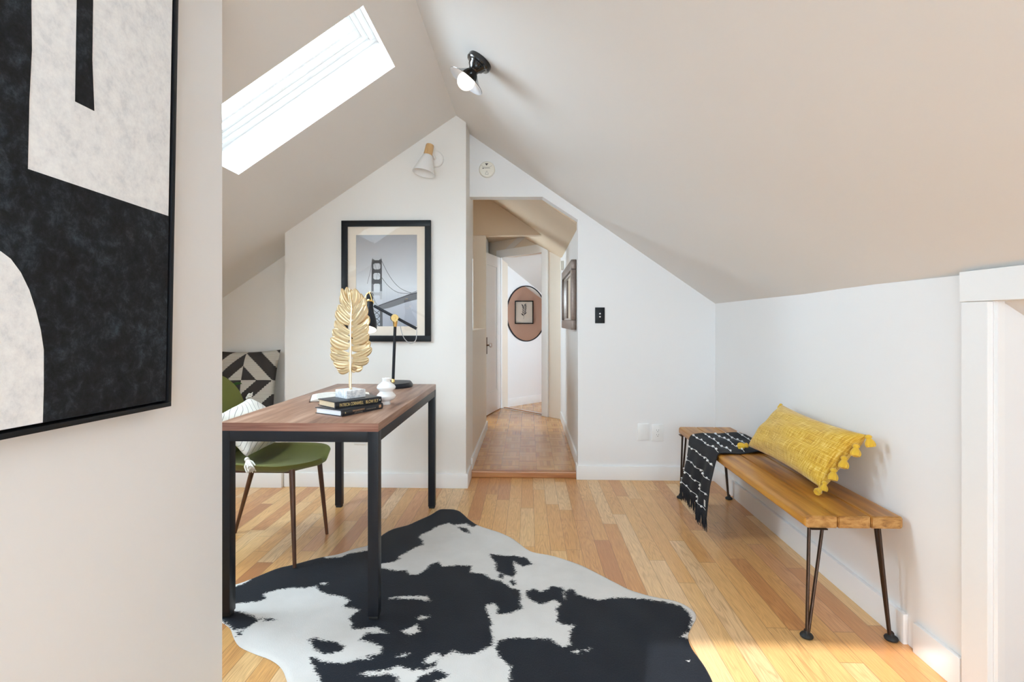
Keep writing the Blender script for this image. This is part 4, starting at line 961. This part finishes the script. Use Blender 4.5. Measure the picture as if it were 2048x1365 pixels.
# ------------------------------------------------------------------ abstract painting on the near left wall
pa = math.radians(1.5); pu = V(0, math.cos(pa), -math.sin(pa)); pv = V(0, math.sin(pa), math.cos(pa)); pw = V(1, 0, 0)
PO = V(-0.862, 1.203, 0.932)                                # lower right corner of the canvas face
PWd, PHt = 0.93, 1.20
t = thing('abstract_painting', 'large black and white abstract canvas in a thin black floater frame', 'painting', (-0.90, .74, 1.5))
def PP(px, py, h): # drawn shapes, in metres left of and above the lower right corner
    return PO+pu*px+pv*py+pw*h
g = G('distressed_white'); nz = g.noise(g.pos(), 34.0, 9, 0.78); g.col(g.ramp(nz, [(.34, (.64, .66, .68)), (.47, (.76, .77, .78)), (.62, (.84, .85, .85))])); g.par(Roughness=.7); M['pwhite'] = g.m
g = G('distressed_black'); nz = g.noise(g.pos(), 34.0, 9, 0.80, 0.3); n2 = g.noise(g.pos(), 3.0, 4)
g.col(g.ramp(g.math('MULTIPLY_ADD', n2, .35, g.math('MULTIPLY', nz, .75)), [(.42, (.006, .006, .007)), (.54, (.013, .0145, .017)), (.62, (.028, .037, .047)), (.72, (.06, .075, .09))])); g.par(Roughness=.7); g.b.inputs['Specular IOR Level'].default_value = .2; M['pblack'] = g.m
b = NB(); obx(b, PP(-PWd, 0, -.022), pu, pv, pw, PWd, PHt, .022, .001)
def shp(pts, h, mi): prism(b, [PP(x, y, 0) for x, y in pts], pw*h, mi)
def pxy(x, y): # from the picture of the painting
    a = (x-1024)/1034; q = (643-y)/1034; th = math.atan(32/1034); c, s_ = math.cos(th), math.sin(th)
    k = PO.x/(a*c-s_); p = V(PO.x, (a*s_+c)*k, 1.12+q*k)-PO
    return (min(0, p.dot(pu)), min(PHt, max(0.0, p.dot(pv))))
Lx = -PWd
bp = [pxy(338, 433), pxy(338, 799)]; bp[1] = (0, 0); bp[0] = (0, bp[0][1])
arch = [(pxy(84, 846)[0], 0)]+[pxy(*q) for q in ((86, 780), (86, 700), (80, 660), (70, 620), (57, 580), (40, 545), (20, 518), (0, 503))]
am = arch[-1]; arch += [(am[0]-.10, am[1]+.03), (am[0]-.22, am[1]-.05), (am[0]-.28, am[1]-.20), (am[0]-.29, 0)]
wt = [pxy(*q) for q in ((55, 338), (58, 200), (63, 100), (62, 10))]
shp([bp[0], bp[1], (Lx, 0), (Lx, PHt), (wt[-1][0]-.004, PHt)]+wt[::-1][0:]+[], .0008, 1)
shp(arch, .0014, 0)
s1 = [pxy(*q) for q in ((150, 203), (188, 222), (184, 120), (182, 10))]; s2 = pxy(150, 10)
shp([s1[0], s1[1], s1[2], (s1[3][0], PHt), (s2[0], PHt)], .0008, 1)
obj('canvas', b, [M['pwhite'], M['pblack']], t, False)
b = NB(); fw, gp, fh = .010, .006, .034
for x0, y0, lx, ly in ((-PWd-gp-fw, -gp-fw, PWd+2*(gp+fw), fw), (-PWd-gp-fw, PHt+gp, PWd+2*(gp+fw), fw), (-PWd-gp-fw, -gp, fw, PHt+2*gp), (gp, -gp, fw, PHt+2*gp)):
    obx(b, PP(x0, y0, -.030), pu, pv, pw, lx, ly, fh, .001)
obx(b, PP(-PWd-gp, -gp, -.030), pu, pv, pw, PWd+2*gp, PHt+2*gp, .004)
obj('frame', b, M['blackframe'], t)

# ------------------------------------------------------------------ framed bridge print
FX0, FX1, FZ0, FZ1, FY = -1.254, -0.650, 0.984, 1.797, 3.46
t = thing('framed_print', 'black framed bridge photograph with cream mat above the desk', 'picture', (-.952, FY, FZ0))
b = NB(); fw = .040
for x0, x1, z0, z1 in ((FX0, FX1, FZ0, FZ0+fw), (FX0, FX1, FZ1-fw, FZ1), (FX0, FX0+fw, FZ0+fw, FZ1-fw), (FX1-fw, FX1, FZ0+fw, FZ1-fw)): bx(b, x0, x1, FY-.026, FY-.001, z0, z1, .002)
obj('frame', b, M['blackframe'], t)
M['mat'] = plain('cream_mat_board', (0.80, 0.70, 0.58), 0.8, 0, .02)
b = NB(); my = FY-.010; X0, X1, Z0, Z1 = -1.159, -.745, 1.086, 1.702
for x0, x1, z0, z1 in ((FX0+fw, FX1-fw, FZ0+fw, Z0), (FX0+fw, FX1-fw, Z1, FZ1-fw), (FX0+fw, X0, Z0, Z1), (X1, FX1-fw, Z0, Z1)): bx(b, x0, x1, my, my+.003, z0, z1)
obj('mat_board', b, M['mat'], t, False)
def BP(x, y, h=0.0): # print drawing: coordinates of the enlarged study, mapped on the print
    return V(X0+(x-692)/(1247-692)*(X1-X0), my+.0035-h, Z1-(y-318)/(1150-318)*(Z1-Z0))
g = G('printed_fog_sky'); _, _, pz = g.sep(g.pos()); nz = g.noise(g.scale(g.pos(), (4, 1, 9)), 1.0, 4)
k = g.math('ADD', g.math('DIVIDE', g.math('SUBTRACT', pz, Z0), Z1-Z0), g.math('MULTIPLY', g.math('SUBTRACT', nz, .5), .12))
g.col(g.ramp(k, [(0.0, (.34, .36, .42)), (.2, (.45, .47, .52)), (.42, (.66, .68, .70)), (.6, (.55, .56, .58)), (1.0, (.34, .34, .36))])); g.par(Roughness=.7); M['psky'] = g.m
M['pdark'] = plain('printed_dark_grey', (.030, .030, .033), .7); M['pmid'] = plain('printed_mid_grey', (.11, .11, .12), .7); M['ppale'] = plain('printed_pale_grey', (.42, .43, .45), .7); M['pthin'] = plain('printed_line_grey', (.30, .31, .33), .7)
b = NB(); prism(b, [BP(690, 1152), BP(1249, 1152), BP(1249, 316), BP(690, 316)], (0, .0008, 0), 0)
def ink(pts, mi, h): b.faces.new([b.verts.new(BP(x, y, h)) for x, y in pts]).material_index = mi
def bar(x0, y0, x1, y1, w, mi, h=.0003):
    d = V(x1-x0, y1-y0, 0).normalized(); n_ = V(-d.y, d.x, 0)*w/2
    ink([(x0+n_.x, y0+n_.y), (x1+n_.x, y1+n_.y), (x1-n_.x, y1-n_.y), (x0-n_.x, y0-n_.y)], mi, h)
for xa, xb in ((834, 850), (912, 928)):
    ink([(xa+2, 540), (xb-2, 540), (xb, 760), (xa-2, 760)], 1, .0003); ink([(xa-2, 760), (xb+1, 760), (xb+2, 830), (xa-3, 830)], 2, .0003); ink([(xa-3, 830), (xb+2, 830), (xb+2, 905), (xa-3, 905)], 3, .0003)
    ink([(xa-3, 985), (xb+4, 985), (xb+6, 1150), (xa-3, 1150)], 1, .0003); bar((xa+xb)/2, 528, (xa+xb)/2, 545, 4, 1)
for y0, y1, mi in ((548, 576, 1), (632, 664, 1), (724, 762, 1), (842, 868, 3)):
    ink([(836, y0), (926, y0), (926, y1), (836, y1)], mi, .0004)
    for sx, xe in ((1, 849), (-1, 913)):
        ink([(xe, y1), (xe+sx*12, y1), (xe, y1+12)], mi, .0004); ink([(xe, y0), (xe, y0-12), (xe+sx*12, y0)], mi, .0004)
for ya, yb in ((1000, 1055), (1055, 1110), (1110, 1150)):
    bar(848, ya, 914, yb, 7, 1, .0004); bar(914, ya, 848, yb, 7, 1, .0004); bar(846, yb, 916, yb, 5, 1, .0004)
ink([(886, 962), (1000, 920), (1120, 878), (1180, 855), (1249, 838), (1249, 905), (1150, 930), (1050, 965), (985, 985), (930, 995), (886, 998)], 2, .0005)
ink([(886, 962), (1000, 920), (1120, 878), (1180, 855), (1249, 838), (1249, 850), (1180, 866), (1120, 889), (1000, 931), (886, 972)], 1, .0006)
def cable(pts, w, mi):
    c = smooth_curve([(x, y, 0) for x, y in pts], 8)
    for p, q in zip(c[:-1], c[1:]): bar(p.x, p.y, q.x, q.y, w, mi, .0002)
c1 = [(926, 556), (975, 655), (1030, 740), (1090, 800), (1150, 832), (1195, 846)]; c2 = [(928, 708), (970, 765), (1020, 812), (1070, 840), (1125, 850), (1190, 848), (1249, 828)]
cable(c1, 4, 1); cable(c2, 4, 1); cable([(836, 560), (824, 640), (808, 705), (794, 762)], 3.5, 2); cable([(860, 578), (880, 640), (905, 700)], 2.5, 2); cable([(910, 578), (890, 650), (876, 730)], 2.5, 2)
cc = smooth_curve([(x, y, 0) for x, y in c2], 10)
for k in range(22):
    x = 940+k*14; yt = float(np.interp(x, [p.x for p in cc], [p.y for p in cc])); yb = float(np.interp(x, [886, 1000, 1120, 1180, 1249], [962, 920, 878, 855, 838]))
    if yb-yt > 6: bar(x, yt, x, yb, 1.6, 4, .0001)
obj('bridge_print', b, [M['psky'], M['pdark'], M['pmid'], M['ppale'], M['pthin']], t, False)
b = NB(); v4 = [b.verts.new(p) for p in ((FX0+fw, my-.004, FZ0+fw), (FX1-fw, my-.004, FZ0+fw), (FX1-fw, my-.004, FZ1-fw), (FX0+fw, my-.004, FZ1-fw))]; b.faces.new(v4)
obj('glass', b, M['picglass'], t, False)

# ------------------------------------------------------------------ lights on the ceiling and wall
nr_ = V(-0.577, 0, -0.817).normalized()
cb = V(-0.216, 2.362, zR(-0.216, 2.36))
t = thing('ceiling_light', 'glossy black flush ceiling light with a flared shade and round bulb', 'ceiling light', cb)
b = NB(); lathe(b, [(.058, 0), (.060, .006), (.060, .022), (.056, .027), (.046, .029), (.042, .034), (.036, .046), (.026, .054), (.023, .064)], cb, nr_, 44); obj('canopy', b, M['blackgloss'], t)
g = G('black_gloss_shade'); bk = g.n('ShaderNodeNewGeometry').outputs['Backfacing']; g.col((0.010, 0.007, 0.006)); g.par(Roughness=.08, Coat_Weight=.5); M['shadeblack'] = g.m
b = NB(); lathe(b, [(.022, .060), (.028, .068), (.046, .086), (.068, .104), (.086, .115), (.0895, .117), (.0885, .1185), (.085, .1165)], cb, nr_, 48, cap0=False, cap1=False); shd = obj('shade', b, M['blackgloss'], t)
b = NB(); lathe(b, [(.020, .064), (.026, .0705), (.044, .0885), (.066, .1065), (.084, .1172), (.0885, .1186)], cb, nr_, 48, cap0=True, cap1=False); obj('shade_lining', b, M['lining'], shd, label='white enamel inside of the shade')
b = NB(); ball(b, cb+nr_*.118, .0405, 28); lathe(b, [(.014, .066), (.016, .08), (.022, .09)], cb, nr_, 20); obj('bulb', b, M['bulb'], t)

sc0 = V(-0.622, 3.46, 2.208)
t = thing('wall_sconce', 'white cone wall sconce with a light wood socket on the gable wall', 'sconce', sc0)
b = NB(); lathe(b, [(.056, 0), (.0565, .004), (.055, .016), (.050, .020)], sc0, (0, -1, 0), 40); obj('back_plate', b, M['white_metal'], t)
sa = V(-0.20, -0.12, -1).normalized(); s0 = V(-0.640, 3.365, 2.275)
b = NB(); tube(b, smooth_curve([sc0+V(0, -.015, 0), sc0+V(-.004, -.06, .010), s0+sa*.03+V(.004, .012, 0), s0+sa*.035], 6), .008, 10); obj('arm', b, M['white_metal'], t)
M['beech'] = wood('beech_socket', [(0, (.50, .29, .12)), (.5, (.62, .39, .18)), (1, (.72, .49, .26))], 2, 1.2, .45)
b = NB(); lathe(b, [(.006, -.008), (.008, -.004), (.024, 0), (.0265, .004), (.0285, .072), (.027, .074)], s0, sa, 32); obj('socket', b, M['beech'], t)
b = NB(); lathe(b, [(.025, .070), (.030, .074), (.034, .085), (.068, .178), (.0745, .196), (.0735, .197), (.066, .178), (.032, .085), (.026, .078)], s0, sa, 44, cap1=False); shd = obj('shade', b, M['white_metal'], t)
b = NB(); lathe(b, [(.010, .078), (.013, .09), (.026, .12), (.028, .135), (.020, .155), (.004, .162)], s0, sa, 20); obj('bulb', b, M['ceramic'], shd)

# ------------------------------------------------------------------ small fittings on the walls
t = thing('smoke_detector', 'round cream smoke detector above the hall opening', 'smoke detector', (-0.291, 3.675, 2.198)); sp = V(-.291, 3.675, 2.198)
b = NB(); lathe(b, [(.056, 0), (.057, .004), (.0565, .016), (.052, .022), (.045, .024)], sp, (0, -1, 0), 44); bd = obj('housing', b, M['cream_plastic'], t)
b = NB(); prism(b, [sp+V(-.014, -.0242, .040), sp+V(.010, -.0242, .040), sp+V(-.002, -.0242, .024)], (0, -.0006, 0)); obj('alarm_triangle', b, M['darkgrey'], t, False)
b = NB(); tube(b, smooth_curve([sp+V(-.040, -.0235, .026), sp+V(-.02, -.0243, .015), sp+V(0, -.0244, .012), sp+V(.02, -.0243, .015), sp+V(.038, -.0235, .026)], 6), .0007, 6); obj('cover_seam', b, M['darkgrey'], t)
b = NB(); lathe(b, [(.0042, 0), (.0042, .0008)], sp+V(-.027, -.024, .006), (0, -1, 0), 14); bx(b, -.318, -.268, sp.y-.0248, sp.y-.024, sp.z+.0055, sp.z+.0075); obj('maker_mark', b, M['darkgrey'], t, False)
b = NB(); q = [sp+V(x, -.0245, z) for x, z in ((-.004, -.014), (-.004, -.022), (-.011, -.034), (-.009, -.039), (.009, -.039), (.011, -.034), (.004, -.022), (.004, -.014))]
tube(b, q+[q[0]], .0007, 6); obj('test_icon', b, M['darkgrey'], t)

def plate(name, label, cat, x0, x1, z0, z1, y, m, parts, nrm=-1):
    t = thing(name, label, cat, ((x0+x1)/2, y, z0)); b = NB(); bx(b, x0, x1, y-.006, y, z0, z1, .002); obj('cover_plate', b, m, t)
    parts(t, (x0+x1)/2, (z0+z1)/2, y-.006); return t
def sw(t, cx, cz, y):
    for dz in (.012, -.010):
        b = NB(); lathe(b, [(.0055, 0), (.0055, .004), (.004, .0055)], (cx, y, cz+dz), (0, -1, 0), 16); obj('push_button', b, M['white_plastic'], t)
    for dz in (.040, -.038):
        b = NB(); lathe(b, [(.0028, 0), (.0022, .001)], (cx, y, cz+dz), (0, -1, 0), 12); obj('screw', b, M['blackmetal'], t)
plate('light_switch', 'black push button light switch plate on the wall right of the hall opening', 'light switch', .474, .542, 1.106, 1.218, 3.675, M['blackframe'], sw)
def blank(t, cx, cz, y):
    for dz in (.042, -.042):
        b = NB(); lathe(b, [(.003, 0), (.0024, .001)], (cx, y, cz+dz), (0, -1, 0), 12); obj('screw', b, M['white_plastic'], t)
plate('blank_plate', 'blank white cover plate, left of the two plates low on the wall', 'wall plate', .773, .851, .281, .398, 3.675, M['white_plastic'], blank)
def outlet(t, cx, cz, y):
    b = NB(); bx(b, cx-.0165, cx+.0165, y-.002, y, cz-.034, cz+.034, .001); rcp = obj('receptacle', b, M['white_plastic'], t)
    b = NB()
    for dz in (.019, -.013):
        bx(b, cx-.008, cx-.0062, y-.0024, y-.0019, cz+dz-.002, cz+dz+.006); bx(b, cx+.0062, cx+.008, y-.0024, y-.0019, cz+dz-.002, cz+dz+.006); lathe(b, [(.0026, 0), (.0026, .0004)], (cx, y-.002, cz+dz-.009), (0, -1, 0), 10)
    obj('slots', b, M['darkgrey'], rcp, False)
plate('outlet', 'white electrical outlet, right of the two plates low on the wall', 'outlet', .872, .952, .274, .392, 3.675, M['white_plastic'], outlet)
plate('outlet', 'white outlet plate on the wall behind the desk, under its top', 'outlet', -1.177, -1.096, .288, .405, 3.46, M['white_plastic'], outlet)

# ------------------------------------------------------------------ things in the hall and the room beyond
t = thing('hall_mirror', 'rectangular mirror in a brown and silver frame on the right hall wall', 'mirror', (.37, 4.5, 1.05))
Y0, Y1, MZ0, MZ1 = 3.95, 5.06, 1.055, 1.592
b = NB(); fw = .075
for y0, y1, z0, z1 in ((Y0, Y1, MZ0, MZ0+fw), (Y0, Y1, MZ1-fw, MZ1), (Y0, Y0+fw, MZ0+fw, MZ1-fw), (Y1-fw, Y1, MZ0+fw, MZ1-fw)): bx(b, .328, .369, y0, y1, z0, z1, .006)
obj('frame', b, M['silverframe'], t)
b = NB(); i0 = fw
for y0, y1, z0, z1 in ((Y0+i0, Y1-i0, MZ0+i0, MZ0+i0+.016), (Y0+i0, Y1-i0, MZ1-i0-.016, MZ1-i0), (Y0+i0, Y0+i0+.016, MZ0+i0, MZ1-i0), (Y1-i0-.016, Y1-i0, MZ0+i0, MZ1-i0)): bx(b, .345, .366, y0, y1, z0, z1, .003)
obj('inner_lip', b, M['silverlip'], t)
b = NB(); bx(b, .358, .364, Y0+i0, Y1-i0, MZ0+i0, MZ1-i0); obj('mirror_glass', b, M['mirror'], t, False)
b = NB(); bx(b, .338, .369, 5.34, 5.44, 1.655, 1.745, .004); o = obj('door_chime', b, M['cream_plastic'], None, base=(.354, 5.39, 1.655)); tag(o, 'small cream door chime box high on the hall wall past the mirror', 'door chime')

mcn = W0+uw*.395+V(0, 0, 1.18)
t = thing('round_mirror', 'round mirror with a thin black rim on the white wall beyond the door', 'mirror', mcn)
b = NB(); lathe(b, [(.352, .002), (.365, .002), (.365, .014), (.352, .014)], mcn, nw, 72, cap0=False, cap1=False); bmesh.ops.recalc_face_normals(b, faces=b.faces); obj('rim', b, M['blackmetal'], t)
b = NB(); lathe(b, [(.354, .004), (.354, .010)], mcn, nw, 72); obj('mirror_glass', b, M['mirror'], t)
t = thing('botanical_print', 'black framed botanical drawing seen reflected in the round mirror', 'picture', (1.6, 6.683, 1.08))
y0, y1, z0, z1 = 6.533, 6.833, 1.078, 1.452
b = NB()
for a0, a1, c0, c1_ in ((y0, y1, z0, z0+.016), (y0, y1, z1-.016, z1), (y0, y0+.016, z0+.016, z1-.016), (y1-.016, y1, z0+.016, z1-.016)): bx(b, 1.575, 1.599, a0, a1, c0, c1_, .001)
obj('frame', b, M['blackframe'], t)
b = NB(); bx(b, 1.588, 1.598, y0+.016, y1-.016, z0+.016, z1-.016); pr = obj('paper', b, M['paper'], t, False)
b = NB(); xx = 1.5875; cy_, cz_ = 6.683, 1.265
stem = smooth_curve([(xx, cy_-.01, cz_-.11), (xx, cy_, cz_-.03), (xx, cy_+.005, cz_+.05), (xx, cy_-.01, cz_+.10)], 5); tube(b, stem, .0018, 5)
for k in range(14):
    p = stem[3+k % 12]; sg = 1 if k % 2 else -1; a = .6+.03*k
    q = p+V(0, sg*.055*math.sin(a), .05); m_ = p.lerp(q, .55)+V(0, 0, .004)
    d = (q-p).normalized(); n_ = V(0, -d.z, d.y)*.009
    b.faces.new([b.verts.new(p), b.verts.new(m_+n_), b.verts.new(q), b.verts.new(m_-n_)])
obj('plant_drawing', b, M['pmid'], pr, False)
